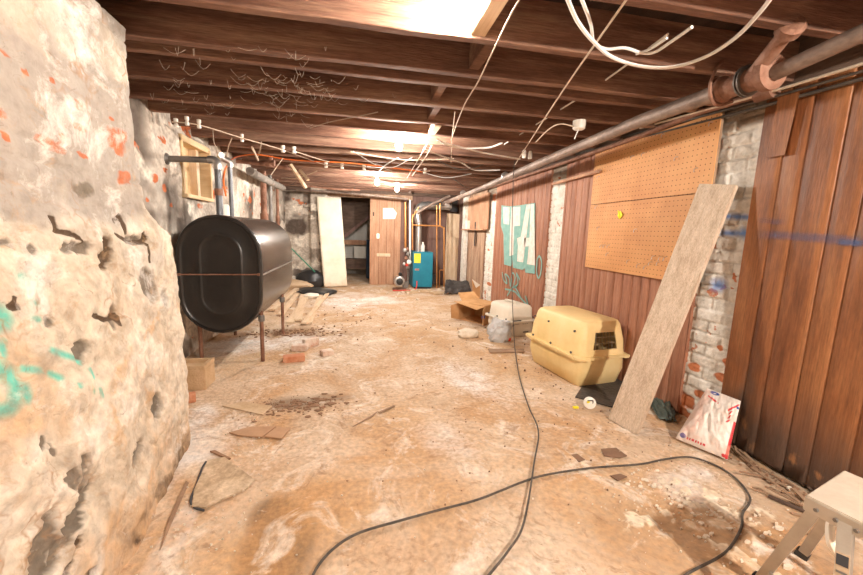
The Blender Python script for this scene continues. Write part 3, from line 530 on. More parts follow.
# blue spray line across the near panelling (soft edged paint film)
def sprayfilm(pts, width, colr, alpha, x):
    m = bpy.data.materials.get('blue_spray_paint')
    if not m:
        m = bpy.data.materials.new('blue_spray_paint'); m.use_nodes = True; N = m.node_tree.nodes; L = m.node_tree.links; b = N['Principled BSDF']
        b.inputs['Base Color'].default_value = (*colr, 1); b.inputs['Roughness'].default_value = .7; at = N.new('ShaderNodeAttribute'); at.attribute_name = 'film'
        sp = N.new('ShaderNodeSeparateColor'); L.new(at.outputs['Color'], sp.inputs[0]); L.new(sp.outputs[0], b.inputs['Alpha'])
    P_ = smoothpts(pts, 5); n = len(P_); vs = []; al = []
    for i, q in enumerate(P_):
        tt = (P_[min(i+1, n-1)]-P_[max(i-1, 0)]).normalized(); nn = tt.cross(Vector((1, 0, 0))).normalized()
        e = min(1, min(i, n-1-i)/3)
        for k, (o_, w_) in enumerate(((-1, 0), (-.5, .75), (0, 1), (.5, .75), (1, 0))): vs.append(q+nn*o_*width); al.append(w_*alpha*e*random.uniform(.7, 1))
    fs = [(5*i+k, 5*i+k+1, 5*i+k+6, 5*i+k+5) for i in range(n-1) for k in range(4)]
    o = obj('spray_line', MB().add(vs, fs), m, SP, fix=False)
    a = o.data.color_attributes.new('film', 'FLOAT_COLOR', 'POINT')
    for i, v in enumerate(al): a.data[i].color = (v, v, v, 1)
SP = thing('spray_mark', 'faint blue sprayed line running across the near brown panelling', 'graffiti', (RX-.04, 1.6, 1.3))
sprayfilm([PX(x, y, RX-.037) for x, y in ((757, 234), (790, 236), (830, 239), (875, 243))], .03, (.05, .12, .28), .38, 0)
sprayfilm([PX(x, y, RX-.038) for x, y in ((836, 242), (850, 243), (870, 244))], .018, (.05, .13, .36), .6, 0)
sprayfilm([PX(x, y, RX-.037) for x, y in ((757, 220), (770, 221), (788, 223))], .02, (.05, .13, .36), .25, 0)
# header board along the top of the wall, dark
struct(obj('trim_3', MB().bx(RX-.045, RX+.06, -3, 9.0, 2.155, 2.38), M['headwood']))
# short patch plank at the near pier top
p0, p1 = PX(788, 92, RX-.04), PX(765, 158, RX-.04); tag(obj('patch_plank', MB().add([PX(x, y, RX-.06+dx) for dx in (0, .025) for x, y in ((778, 96), (801, 88), (785, 155), (766, 158))], [(0, 1, 2, 3), (7, 6, 5, 4), (0, 4, 5, 1), (1, 5, 6, 2), (2, 6, 7, 3), (3, 7, 4, 0)]), M['panelN'], bevel=.002), 'short dark plank with a split pale edge nailed high beside the near brick pier', 'plank')
# pegboard
pg = thing('pegboard', 'orange brown pegboard mounted on the panelled wall', 'pegboard', (RX-.04, 3.05, .98))
a0 = PX(722, 114, RX-.05); b0 = PX(596, 154, RX-.05); c0 = PX(587, 267, RX-.05); d0 = PX(662, 280, RX-.05)
y0, y1 = d0[1]-.33, b0[1]; y0 = a0[1]; zb = .99; ztop = 2.145
sx = RX-.055
obj('panel_sheet', MB().bx(sx, sx+.008, y0, y1, zb+.64, ztop).bx(sx, sx+.008, y0, y1, zb, zb+.634), M['peg'], pg)
obj('frame_batten', MB().bx(sx+.008, sx+.026, y0, y0+.04, zb, ztop).bx(sx+.008, sx+.026, y1-.04, y1, zb, ztop).bx(sx+.008, sx+.026, y0, y1, zb, zb+.04), M['splint'], pg)
hv = []; hf = []
for i, yy in enumerate(np.arange(y0+.03, y1-.02, .0508/1.0*.75)):
    for j, z_ in enumerate(np.arange(zb+.03, ztop-.02, .038)):
        n = len(hv); hv += [(sx-.0006, yy+.0042*math.cos(k*PI/3), z_+.0042*math.sin(k*PI/3)) for k in range(6)]; hf.append(tuple(range(n, n+6)))
ho = obj('peg_holes', MB().add(hv, hf), M['hole'], pg, fix=False); ho['kind'] = 'stuff'
for (x, y) in [(645, 153), (713, 122), (665, 134), (678, 157), (698, 168), (602, 170), (600, 176), (637, 229), (647, 266), (655, 256), (662, 257), (667, 257), (652, 262), (630, 260), (640, 264), (603, 245), (606, 245), (610, 245), (600, 227), (609, 253), (598, 206), (634, 156), (660, 262)]:
    p = PX(x, y, sx); mb = MB().tube([p+np.array(q) for q in ((0, 0, 0), (-.02, 0, 0), (-.03, 0, -.01), (-.032, 0, -.03))], .0022, 5); obj('hook', mb, M['galv'], pg, smooth=True)
p = PX(620, 215, sx-.01); tag(obj('yellow_tag', MB().box(p, (.006, .05, .05), Matrix.Rotation(.7, 3, 'X')).tube([p+np.array((-.008, .0, -.03)), p+np.array((-.008, .02, .04))], .005, 6), M['yellow']), 'small yellow twisted tag hanging on the pegboard', 'tag')
# thin wooden strip / conduit with copper tint left of the pegboard, running onto it
p0, p1 = PX(553, 184, RX-.06), PX(600, 171, RX-.075); tag(obj('wood_batten', MB().bar(p0, p1, .03, .035, (1, 0, 0)), M['partition'], bevel=.004), 'thin orange batten slanting across the second pier to the pegboard', 'batten')
# cabinet board far right
q0, q1 = PX(465.5, 199, RX-.06), PX(487, 231, RX-.06)
cb = thing('hanging_cupboard', 'shallow brown cupboard board hung on the far panelling between white posts', 'cupboard', (RX-.06, (q0[1]+q1[1])/2, 1.38))
obj('back_board', MB().bx(RX-.06, RX-.035, q1[1], q0[1], 1.38, 2.05), M['partition'], cb, bevel=.003); obj('shelf_ledge', MB().bx(RX-.14, RX-.06, q1[1]+.05, q0[1], 1.36, 1.385), M['partition'], cb)
p = PX(466, 225, RX-.12); tag(obj('white_carton', MB().box((RX-.10, p[1]-.05, 1.385+.09), (.07, .16, .18)), M['paper'], bevel=.006), 'small white carton on the ledge of the far brown cupboard', 'carton')
p = PX(475, 236, RX-.06); tag(obj('hand_saw', MB().bar(PX(475.5, 222, RX-.06), PX(474.5, 246, RX-.06), .07, .006, (1, 0, 0)), M['black'], bevel=.001), 'dark tool hanging on the far planks under the brown cupboard', 'tool')
pw = PX(461, 250, RX-.08); tag(obj('white_post', MB().bx(RX-.12, RX-.035, 8.05, 8.28, 0, 2.15), M['brickw'], bevel=.006), 'narrow whitewashed post at the far end of the right wall', 'post')
tag(obj('dark_post', MB().bx(RX-.10, RX-.035, 8.45, 8.62, 0, 2.15), M['darkwood'], bevel=.006), 'dark upright plank behind the whitewashed post', 'post')
p0 = PY(447, 214, 8.9); p1 = PY(453.5, 284, 8.9); tag(obj('tan_board', MB().bx(p0[0], p1[0]+.12, 8.88, 8.92, .02, 1.75), M['pine'], bevel=.003), 'tan upright board leaning in the far right corner behind the copper pipes', 'board')
# rear wall behind the viewer
struct(obj('wall_front', MB().bx(-1.8, 2.6, -3.1, -3, 0, 2.4), M['backroom']))
# ================================================================== CEILING
struct(obj('ceiling', MB().bx(-1.9, 2.6, -3.1, 11.3, 2.38, 2.42), M['subfloor']))
yj = [-2.6, -2.18, -1.77, -1.35, -.94, -.52, -.1, .32, .72, 1.04, 1.42, 1.84, 2.23, 2.40, 2.79, 3.21, 3.56, 3.96, 4.37, 4.78, 5.19, 5.6, 6.0, 6.42, 6.83, 7.24, 7.65, 8.06, 8.47, 8.88]
names = {11: 'ceiling joist behind the nearest bulb, its face brightly lit', 12: 'ceiling joist one step deeper than the brightest lit one', 13: 'thin ceiling joist doubled close behind its neighbour', 14: 'ceiling joist just beyond the doubled pair', 10: 'ceiling joist crossing the top edge of the photo'}
ordw = ['', 'second', 'third', 'fourth', 'fifth', 'sixth', 'seventh', 'eighth', 'ninth', 'tenth', 'eleventh', 'twelfth', 'thirteenth', 'fourteenth', 'fifteenth', 'sixteenth', 'seventeenth', 'eighteenth']
for i, y in enumerate(yj):
    th = .05; zb_ = 2.18+random.uniform(-.006, .006)
    n = 14; xs_ = np.linspace(-1.78, 2.5, n); mb = MB(); rings = []
    for x in xs_:
        w1 = random.uniform(-.003, .003); w2 = random.uniform(-.004, .004)
        rings.append([(x, y-th+w1, zb_+w2), (x, y+w1, zb_+w2), (x, y+w1, 2.385), (x, y-th+w1, 2.385)])
    mb.loft(rings); o = obj('ceiling_joist', mb, M['joist'], bevel=.004, seg=1)
    lab = names.get(i) or ('rough brown ceiling joist, %s beyond the doubled pair towards the far wall' % ordw[i-14] if i > 14 else 'ceiling joist overhead beside the camera')
    tag(o, lab, 'joist', 'ceiling joists')
def block(x, ya_, yb_, w=.05, z0=2.2, z1=2.36, lab='', m_='joist'):
    tag(obj('bridging_block', MB().bx(x-w/2, x+w/2, ya_, yb_, z0, z1), M[m_], bevel=.003), lab, 'block', 'bridging blocks between joists')
block(.52, 1.42, 1.79, .07, 2.19, 2.36, 'wooden bridging block right of the nearest bulb', 'pine')
block(.62, 1.84, 2.18, .06, 2.21, 2.34, 'wooden bridging block one bay beyond the nearest bulb')
block(.50, 2.40, 2.74, .05, 2.2, 2.34, 'wooden bridging block in the third bay from the nearest bulb')
block(.55, 2.79, 3.16, .05, 2.2, 2.34, 'dark bridging block in the fourth bay from the nearest bulb')
block(PZ(432, 131, 2.2)[0], 3.21, 3.51, .06, 2.17, 2.34, 'pale bridging block right of the second bulb', 'pine')
block(.35, 4.78, 5.14, .05, 2.2, 2.34, 'bridging block deep in the room above the orange cord')
# ================================================================== LIGHTS (bare bulbs on porcelain holders)
def bulb(px, py, Y, lab, watt=1, r=.032, pt=None):
    p = Vector(PY(px, py, Y)) if pt is None else Vector(pt)
    top = 2.375 if p.z > 2.0 else 2.18
    t = thing('light_bulb', lab, 'lamp', p+Vector((0, 0, -.05)), group='bare ceiling bulbs')
    prof = [(.004, -.055), (.018, -.05), (r*.85, -.035), (r, -.01), (r*.92, .012), (.018, .035), (.014, .045)]
    obj('glass_bulb', MB().lathe(p, prof, 14), M['bulb'] if watt == 1 else watt, t, smooth=True)
    obj('socket', MB().lathe(p, [(.017, .045), (.02, .05), (.022, .085), (.045, .1), (.05, .12), (.05, .125)], 16), M['porc'], t, smooth=True)
    obj('lamp_cord', MB().tube([p+Vector((0, 0, .12)), Vector((p.x, p.y, top))], .006, 8), M['cord'], t)
    return p
B1 = bulb(473, -4, 1.60, 'bare lit bulb nearest the camera at the top of the photo')
B2 = bulb(399, 145, 3.75, 'bare lit bulb in the middle of the ceiling, second nearest', emit('lit_bulb_b', (1, .92, .82), 560))
B3 = bulb(377, 182, 6.2, 'left one of the two far bulbs', emit('lit_bulb_c', (1, .93, .84), 620))
B4 = bulb(397, 189, 7.3, 'farthest lit bulb, near the doorway partition', emit('lit_bulb_d', (1, .93, .84), 620))
# a lamp behind the viewer by the right wall (casts the shadows of the ladder, plank and pipe)
B5 = bulb(0, 0, 0, 'lit bulb hanging behind the camera near the right wall', emit('lit_bulb_e', (1, .91, .80), 1800), pt=(1.71, -.8, 2.15))
# ================================================================== BIG PIPE
PXX = 1.86
bp = thing('drain_pipe', 'large grey iron drain pipe slung under the joists along the right wall', 'pipe', (PXX, 4, 2.02))
pp = [PX(863+60, 5, PXX), PX(863, 33, PXX), PX(775, 73, PXX)]
pn = [PX(768, 76, PXX), PX(716, 93, PXX), PX(640, 121, PXX), PX(540, 163, PXX), PX(480, 189, PXX), PX(440, 205, PXX)]
obj('near_pipe', MB().tube(pp, .034, 18), M['ironpipe'], bp, smooth=True)
obj('long_pipe', MB().tube(pn, .042, 18), M['ironpipe'], bp, smooth=True)
h0, h1 = Vector(PX(720, 91, PXX)), Vector(PX(775, 71, PXX)); d = (h1-h0)
rr = [(0, .052), (.04, .066), (.10, .066), (.14, .054), (.40, .054), (.44, .064), (.52, .064), (.55, .056), (.8, .06), (.84, .078), (.98, .078), (1.0, .06)]
obj('hub_fitting', MB().tube([h0+d*a0 for a0, _ in rr], [b0 for _, b0 in rr], 20), M['rust'], bp, smooth=True)
e0 = h0+d*.55; e1 = Vector(PX(792, 26, PXX-.12)); e1.z = min(e1.z, 2.36)
obj('branch_pipe', MB().tube([e0, e0+(e1-e0)*.9], .032, 16), M['rust'], bp, smooth=True)
obj('branch_cap', MB().tube([e0+(e1-e0)*.86, e0+(e1-e0)*.9, e0+(e1-e0)*1.02, e0+(e1-e0)*1.06], [.034, .048, .05, .036], 16), M['rust'], bp, smooth=True)
for f in (.0, .5, .56):
    c = h0+d*f; mb = MB(); mb.tube([c-d*.012, c+d*.012], [.073, .073], 20); obj('clamp_band', mb, M['greypipe'] if f else M['rust'], bp, smooth=True)
hk = Vector(PX(723, 88, PXX)); obj('hanger_hook', MB().tube(smoothpts([hk+Vector((.07, 0, -.06)), hk+Vector((-.03, 0, -.085)), hk+Vector((-.08, 0, -.01)), hk+Vector((-.06, 0, .08)), hk+Vector((-.02, 0, .13))]), .008, 8), M['rust'], bp, smooth=True)
p = PX(611, 124, PXX); 
for x, y in ((505, 173), (463, 190), (447, 202)):
    q = Vector(PX(x, y+3, PXX)); obj('pipe_strap', MB().tube([q+Vector((0, .02, 0)), q+Vector((0, -.02, 0))], .05, 14), M['galv'], bp, smooth=True)
# smaller pipe against the wall
tag(obj('water_pipe', MB().tube([PX(x, y, RX-.075) for x, y in ((768, 92), (700, 112), (640, 136), (560, 164), (500, 184), (455, 199))], .021, 12), M['rust'], smooth=True), 'thin rusty pipe along the top of the panelled wall under the big pipe', 'pipe')
tag(obj('pipe_coupling', MB().tube([PX(757, 96, RX-.075), PX(775, 89, RX-.075)], [.04, .045], 14), M['rust'], smooth=True), 'rusty coupling at the near end of the thin wall pipe', 'fitting')
for i, (ya_, yb_, r) in enumerate([((900, 52), (640, 128), .008), ((900, 60), (600, 143), .007), ((900, 68), (560, 158), .010)]):
    cable('wall_cable', [PX(ya_[0], ya_[1], RX-.09+.02*i), PX((ya_[0]+yb_[0])/2, (ya_[1]+yb_[1])/2+2, RX-.09+.02*i), PX(yb_[0], yb_[1]+0, RX-.09+.02*i)], r, M['cord'] if i else M['twine'], ['pale cable running beside the big pipe at the wall top', 'dark cable under the pale one at the wall top', 'thick dark cable lowest of the three at the wall top'][i], group='cables along the wall top')
# ================================================================== OIL TANK
TX, TY0, TY1, TZ, HW, HH = -1.215, 3.55, 5.07, .86, .345, .525
def obr(hw, hh, y, n=14, cx=TX, cz=TZ):
    r = hw; s = hh-hw; out = []
    for k in range(n+1): a = PI*k/n; out.append((cx+r*math.cos(a), y, cz+s+r*math.sin(a)))
    for k in range(n+1): a = PI+PI*k/n; out.append((cx+r*math.cos(a), y, cz-s+r*math.sin(a)))
    return out
tk = thing('oil_tank', 'large black oval steel oil tank on pipe legs beside the left wall', 'tank', (TX, (TY0+TY1)/2, 0))
obj('tank_shell', MB().loft([obr(HW, HH, TY0+.012), obr(HW+.002, HH+.002, TY0+.04), obr(HW, HH, (TY0+TY1)/2), obr(HW, HH, TY1-.02), obr(HW-.02, HH-.02, TY1)]), M['tankside'], tk, smooth=True, label='scuffed glossy tank side')
ins = [(0.0, .03), (-.002, .004), (.006, -.012), (.022, -.014), (.03, -.002), (.05, .004), (.075, .007), (.095, .008), (.155, .008), (.162, .005), (.172, .0), (.182, .0), (.192, .005), (.20, .008), (.26, .010), (.3, .010)]
obj('tank_end', MB().loft([obr(HW-i_, HH-i_*.95, TY0+y_) for i_, y_ in ins]), M['tank'], tk, smooth=True, label='black pressed steel tank end')
obj('end_strap', MB().tube([(TX-HW+.015, TY0-.016, TZ+.005), (TX+HW-.02, TY0-.016, TZ+.012)], .006, 8).box((TX-HW+.02, TY0-.016, TZ+.005), (.02, .012, .022)).box((TX+HW-.025, TY0-.016, TZ+.012), (.02, .012, .022)), M['rust'], tk, label='thin rusty rod across the tank end')
obj('side_seam', MB().bx(TX+HW-.002, TX+HW+.006, TY0+.03, TY1-.02, TZ+.0, TZ+.014), M['galv'], tk, label='pale seam along the tank side')
for x, y in ((TX+HW-.06, TY0+.17), (TX+HW-.06, TY1-.38), (TX-HW+.09, TY0+.17), (TX-HW+.09, TY1-.38)):
    lg = obj('leg', MB().tube([(x, y, .0), (x, y, .50)], .018, 12), M['rust'], tk, smooth=True)
    obj('leg_socket', MB().lathe((x, y, .40), [(.026, 0), (.03, .01), (.03, .05), (.026, .06)], 12), M['greypipe'], lg, smooth=True)
for o in [o for o in bpy.data.objects if o.name.startswith('leg_socket')]: pass
# fill and vent pipes
fp = thing('fill_pipe', 'grey pipe from the wall over the boarded window down into the oil tank', 'pipe', (-1.31, 3.75, 1.37))
y_ = 3.75; w0 = PX(150, 156, LX); w0 = PY(163, 158.5, y_); w1 = PY(213, 160, y_); w1 = np.array([w1[0], y_, w1[2]])
obj('horizontal_pipe', MB().tube([(LX-.02, y_, w0[2]), w1], .026, 14), M['greypipe'], fp, smooth=True)
obj('wall_collar', MB().lathe((LX, y_, w0[2]), [(.05, -.02), (.05, .02), (.035, .035)], 14, 'x'), M['greypipe'], fp, smooth=True)
obj('elbow', MB().tube(smoothpts([w1+np.array((-.04, 0, 0)), w1+np.array((.01, 0, 0)), w1+np.array((.035, 0, -.03)), w1+np.array((.035, 0, -.08))]), .034, 14), M['galv'], fp, smooth=True)
xv = w1[0]+.035; obj('riser', MB().tube([(xv, y_, w1[2]-.06), (xv, y_, 1.35)], .028, 14), M['bluepipe'], fp, smooth=True)
obj('rust_collar', MB().tube([(xv, y_, 1.56), (xv, y_, 1.62)], .036, 14), M['rust'], fp, smooth=True)
vp = thing('vent_pipe', 'second slimmer pipe rising from the tank beside the first', 'pipe', (-1.2, 3.98, 1.37))
q = PY(230, 172, 3.98); xv2 = q[0]; zt = PY(228, 163, 3.98)[2]
obj('riser', MB().tube([(xv2, 3.98, 1.36), (xv2, 3.98, zt)], .02, 12), M['bluepipe'], vp, smooth=True)
obj('elbow', MB().tube(smoothpts([(xv2, 3.98, zt-.04), (xv2, 3.98, zt+.01), (xv2-.06, 3.93, zt+.035), (xv+.02, 3.8, zt+.04)]), .026, 12), M['galv'], vp, smooth=True)
obj('gauge_cap', MB().lathe((xv2-.04, 3.9, 1.36), [(.045, 0), (.045, .12), (.03, .135)], 14), M['porc'], vp, smooth=True)
# lagged pipe and brown stacks in the left rear
cable('lagged_pipe', [PX(x, y, LX+.22) for x, y in ((250, 171), (262, 178), (283, 188))], .055, M['lagging'], 'thick dusty lagged pipe high beside the left rear wall', 'pipe', n=14)
lp = PX(253, 173, LX+.22)
for i, (x, y0_, y1_, r, m_) in enumerate([(263, 176, 214, .045, 'rust'), (270, 183, 216, .03, 'greypipe'), (277, 186, 218, .025, 'rust')]):
    a_ = PX(x, y0_, LX+.18); tag(obj('soil_stack', MB().tube([(a_[0], a_[1], 0), (a_[0], a_[1], 2.15)], r, 14).tube([(a_[0], a_[1], 1.4), (a_[0], a_[1], 1.5)], r*1.35, 14), M[m_], smooth=True), ['thick rusty vertical stack behind the oil tank', 'grey vertical pipe right of the rusty stack', 'slim rusty vertical pipe farthest behind the tank'][i], 'pipe', 'vertical pipes by the left rear wall')
cable('ceiling_pipe', [PZ(x, y, 2.13) for x, y in ((236, 161), (262, 164), (292, 169))], .028, M['rust'], 'rusty pipe under the joists above the oil tank', 'pipe', n=12)
a_ = Vector(PZ(270, 163, 2.13)); tag(obj('pipe_tee', MB().tube([a_+Vector((0, 0, -.05)), a_+Vector((0, 0, .16))], .036, 12).tube([a_+Vector((-.06, 0, 0)), a_+Vector((.06, 0, 0))], .04, 12), M['rust'], smooth=True), 'rusty tee fitting on the pipe above the oil tank', 'fitting')
a_, b_ = Vector(PZ(290, 164, 2.18)), Vector(PZ(306, 189, 1.98)); b_ = Vector(PY(306, 188, a_.y+.15))
tag(obj('loose_strut', MB().bar(a_, b_, .05, .04), M['pine'], bevel=.004), 'pale strut hanging diagonally below the joists left of centre', 'strut')
a_, b_ = Vector(PZ(300, 170, 2.14)), Vector(PY(308, 180, 5.6)); tag(obj('loose_strut', MB().bar(a_, b_, .04, .03), M['pine'], bevel=.004), 'shorter pale strut beside the hanging diagonal one', 'strut')
cable('far_pipe', [PY(x, y, 8.5) for x, y in ((296, 190), (345, 193), (408, 199))], .022, M['ironpipe'], 'long pale pipe crossing above the far doorway', 'pipe', n=10)
cable('far_pipe', [PY(x, y, 7.6) for x, y in ((306, 186), (336, 189), (360, 190))], .02, M['rust'], 'rusty pipe above and before the doorway pipe', 'pipe', n=10)
# green pole, black bags
tag(obj('green_pole', MB().tube([PY(289, 246, 8.2), PY(319, 276, 8.5)], .014, 8), M['green'], smooth=True), 'thin green pole leaning behind the oil tank against the corner', 'pole')
def lump(name, c, dims, m_, lab, cat, seed=1, amp=.35, fr=3.0, group=None, flatb=True, n=3):
    bm = bmesh.new(); bmesh.ops.create_icosphere(bm, subdivisions=n, radius=1); P_ = np.array([v.co[:] for v in bm.verts])
    nn = fbm(P_[:, 0]*fr+seed, P_[:, 1]*fr+P_[:, 2]*fr*.7+seed*3, seed)-.5+(np.abs(fbm(P_[:, 1]*fr*2.5+9, P_[:, 2]*fr*2.5+seed, seed+4)-.5))*-.8+.1
    P_ = P_*(1+amp*nn[:, None]); P_ *= np.array(dims)/2
    if flatb: P_[:, 2] = np.where(P_[:, 2] < -dims[2]*.3, -dims[2]*.3, P_[:, 2]); P_[:, 2] += dims[2]*.3
    mb = MB().add((P_+np.array(c)).tolist(), [tuple(v.index for v in f.verts) for f in bm.faces]); bm.free()
    return tag(obj(name, mb, m_, smooth=True), lab, cat, group)
q = PZ(313, 284); lump('trash_bag', (q[0], 8.55, 0), (.62, .4, .5), M['black'], 'black bin bag slumped in the far left corner beside the door', 'bag', 3)
q = PZ(320, 291); lump('plastic_sheet', (q[0]-.02, q[1]-.3, 0), (.75, .7, .14), M['black'], 'crumpled black plastic on the floor in front of the cream door', 'plastic sheet', 5, .8)
q = PZ(315, 297); lump('white_rag', (q[0]-.05, q[1]-.1, 0), (.28, .25, .12), M['paper'], 'small white rag beside the crumpled black plastic', 'rag', 6, .5)
q = PZ(298, 288); lump('rubble_heap', (q[0]-.1, 8.4, 0), (.9, .6, .22), M['slab'], 'low heap of brown rubble at the foot of the far left corner', 'rubble', 8, .5)
# leaning cream door
c4 = [PY(316.5, 198, 8.82), PY(341, 200, 8.82), PY(347, 284, 8.6), PY(323.5, 288, 8.35)]
c4[2][2] = c4[3][2] = .01; c4[2][1] = 8.62; c4[3][1] = 8.45; c4[0][2] = 1.99; c4[1][2] = 1.96
ld = thing('door_slab', 'cream painted flush door leaning off its hinges beside the doorway', 'door', (c4[3][0]+.25, 8.5, 0))
nu, nv = 12, 60; GX = np.zeros((nv, nu)); GY = GX*0; GZ = GX*0
for i in range(nv):
    for j in range(nu):
        u, v = j/(nu-1), i/(nv-1); q = (c4[0]*(1-u)+c4[1]*u)*(1-v)+(c4[3]*(1-u)+c4[2]*u)*v; GX[i, j], GY[i, j], GZ[i, j] = q
red_ = np.clip(sst(.25, .0, GZ)*.9*fbm(GX*20, GZ*20, 3)+0*GX, 0, 1)
o = gridobj('door_panel', GX, GY, GZ, M['door'], (red_, 0*red_, 0*red_), parent=ld)
sm = o.modifiers.new('thick', 'SOLIDIFY'); sm.thickness = .035; sm.offset = -1
for fx, fy in ((.12, .30), (.10, .58)):
    q = (c4[0]*(1-.1)+c4[1]*.1)*(1-fy)+(c4[3]*.9+c4[2]*.1)*fy; obj('knob_hole', MB().lathe((q[0], q[1]-.008, q[2]), [(.022, 0), (.024, .012)], 12, 'y'), M['hole'], ld)
# ================================================================== LUMBER ON THE FLOOR (left of centre, rear)
for i, (a0, b0, w, lab) in enumerate([((309, 293), (290, 324), .10, 'pale board on the floor, third from the tank'), ((322, 293), (309, 325), .08, 'pale board on the floor, its far end touching the black plastic'), ((303, 296), (298, 322), .11, 'pale board with a white cut end among the floor lumber'),
        ((300, 292), (281, 316), .09, 'pale board on the floor nearest the oil tank'), ((297, 290), (272, 312), .10, 'dusty board lying partly below the oil tank'), ((330, 292), (304, 326), .07, 'thin pale board at the right of the floor lumber')]):
    a_, b_ = Vector(PZ(*a0)), Vector(PZ(*b0)); z_ = .016+.004*i; a_.z = b_.z = z_; tag(obj('lumber_board', MB().bar(a_, b_, w, .028), M['pine'], bevel=.003), lab, 'board', 'loose boards on the floor beyond the tank')
DIRT = True
# bricks
def brick_at(px, py, rz, lab, m_='brick', s=(.20, .095, .06), rx=0):
    q = PZ(px, py); R = Matrix.Rotation(rz, 3, 'Z') @ Matrix.Rotation(rx, 3, 'X'); h = s[2]/2 if not rx else s[1]/2
    tag(obj('loose_brick', MB().box((q[0], q[1], h), s, R), M[m_], bevel=.005), lab, 'brick', 'loose bricks on the floor')
brick_at(294, 361, .2, 'red brick on the floor, nearest of the loose bricks')
brick_at(300, 350, -.1, 'mortar-caked brick behind the nearest red brick', 'brickpale', (.16, .09, .06))
brick_at(311, 346, .7, 'mortar-caked brick standing on its edge', 'brickpale', (.18, .09, .06), PI/2)
brick_at(327, 355, .5, 'broken brick with white mortar, rightmost of the loose bricks', 'brickpale', (.12, .09, .055))
# masonry block by the near wall end
cbk = thing('masonry_block', 'tan hollow masonry block standing at the end of the near left wall', 'block', (-1.27, 3.22, 0))
q = PZ(207, 389); bx0, by0 = q[0]-.30, q[1]-.02; R = Matrix.Rotation(0.04, 3, 'Z')
W_, D_, H_ = .30, .20, .20
obj('block_body', MB().bx(bx0, bx0+W_, by0, by0+D_, 0, H_-.03), M['block'], cbk, bevel=.004)
obj('block_rim', MB().prism([(bx0, by0, H_-.031), (bx0+W_, by0, H_-.031), (bx0+W_, by0+.03, H_-.031), (bx0, by0+.03, H_-.031)], (0, 0, .031)).bx(bx0, bx0+W_, by0+D_-.03, by0+D_, H_-.031, H_).bx(bx0, bx0+.03, by0+.0301, by0+D_-.0301, H_-.031, H_).bx(bx0+W_-.03, bx0+W_, by0+.0301, by0+D_-.0301, H_-.031, H_), M['block'], cbk)
tag(obj('cable_coil', MB().tube([(bx0+.2+.05*math.cos(t_), by0-.12+.03*math.sin(t_), .01) for t_ in np.linspace(0, 11, 40)], .006, 6), M['cord'], smooth=True), 'small dark coil of wire on the floor before the masonry block', 'wire')
brick_at(188, 402, .4, 'reddish rubble brick at the foot of the near left wall', 'brick', (.10, .08, .06))
# ================================================================== FLOOR LITTER
def tile_poly(pl, lab, m_='tile', t=.006, name='broken_tile', cat='tile', lift=.004, group=None):
    P_ = [(*PZ(x, y)[:2], lift) for x, y in pl]; tag(obj(name, MB().prism(P_, (0, 0, t)), M[m_], bevel=.0008, seg=1), lab, cat, group)
tile_poly([(229, 434), (252, 428), (276, 428), (262, 438.5), (240, 437)], 'left piece of the split brown tile nearest the bottom left', 'tile', .008)
tile_poly([(264, 438), (277, 428), (290, 430), (282, 440)], 'right piece of the split brown tile', 'tile', .008)
tile_poly([(222, 407), (246, 403), (272, 407), (263, 416)], 'flat tan tile behind the split one', 'slab', .006)
tile_poly([(210, 453), (215, 452), (231, 460), (228, 461)], 'narrow dark wood sliver by the white dust on the floor', 'bark', .01, 'wood_sliver', 'sliver')
tile_poly([(208, 462), (225, 459), (255, 482), (247, 490), (225, 500), (206, 510), (192, 509), (194, 492), (202, 475)], 'broken grey stone slab lying near the base of the left wall', 'slabd', .010, 'stone_slab', 'slab')
cable('dark_line', [(*PZ(x, y)[:2], .008) for x, y in ((206, 463), (202, 470), (197, 485), (191, 500), (193, 508), (204, 512))], .005, M['ink'], 'thin dark line along the edge of the broken slab', 'cord')  # thin dark tube following the slab edge
tile_poly([(601, 450), (616, 449), (627, 457), (620, 459), (604, 457)], 'larger dark flake on the floor right of centre', 'darktile', .006, 'dark_flake', 'flake')
tile_poly([(571, 456), (577, 455), (585, 461), (579, 463)], 'small dark flake left of the larger one', 'darktile', .006, 'dark_flake', 'flake')
tile_poly([(610, 477), (620, 475), (627, 478), (618, 482)], 'dark flake beside the floor cord, right of centre', 'darktile', .006, 'dark_flake', 'flake')
tile_poly([(488, 350), (524, 350), (524, 353), (490, 353.5)], 'short brown stick lying before the white pet carrier', 'splint', .012, 'wood_stick', 'stick')
for pl, lab in [([(169, 520), (186, 482), (189, 484), (160, 552)], 'pale lath on the floor along the left wall base'), ([(352, 428), (372, 416), (378, 412), (373, 417)], 'thin splinter loop on the open floor, left end'), ([(378, 413), (394, 406), (395, 407), (380, 414)], 'thin splinter on the open floor, right end')]:
    tile_poly(pl, lab, 'splint', .005, 'wood_sliver', 'sliver')
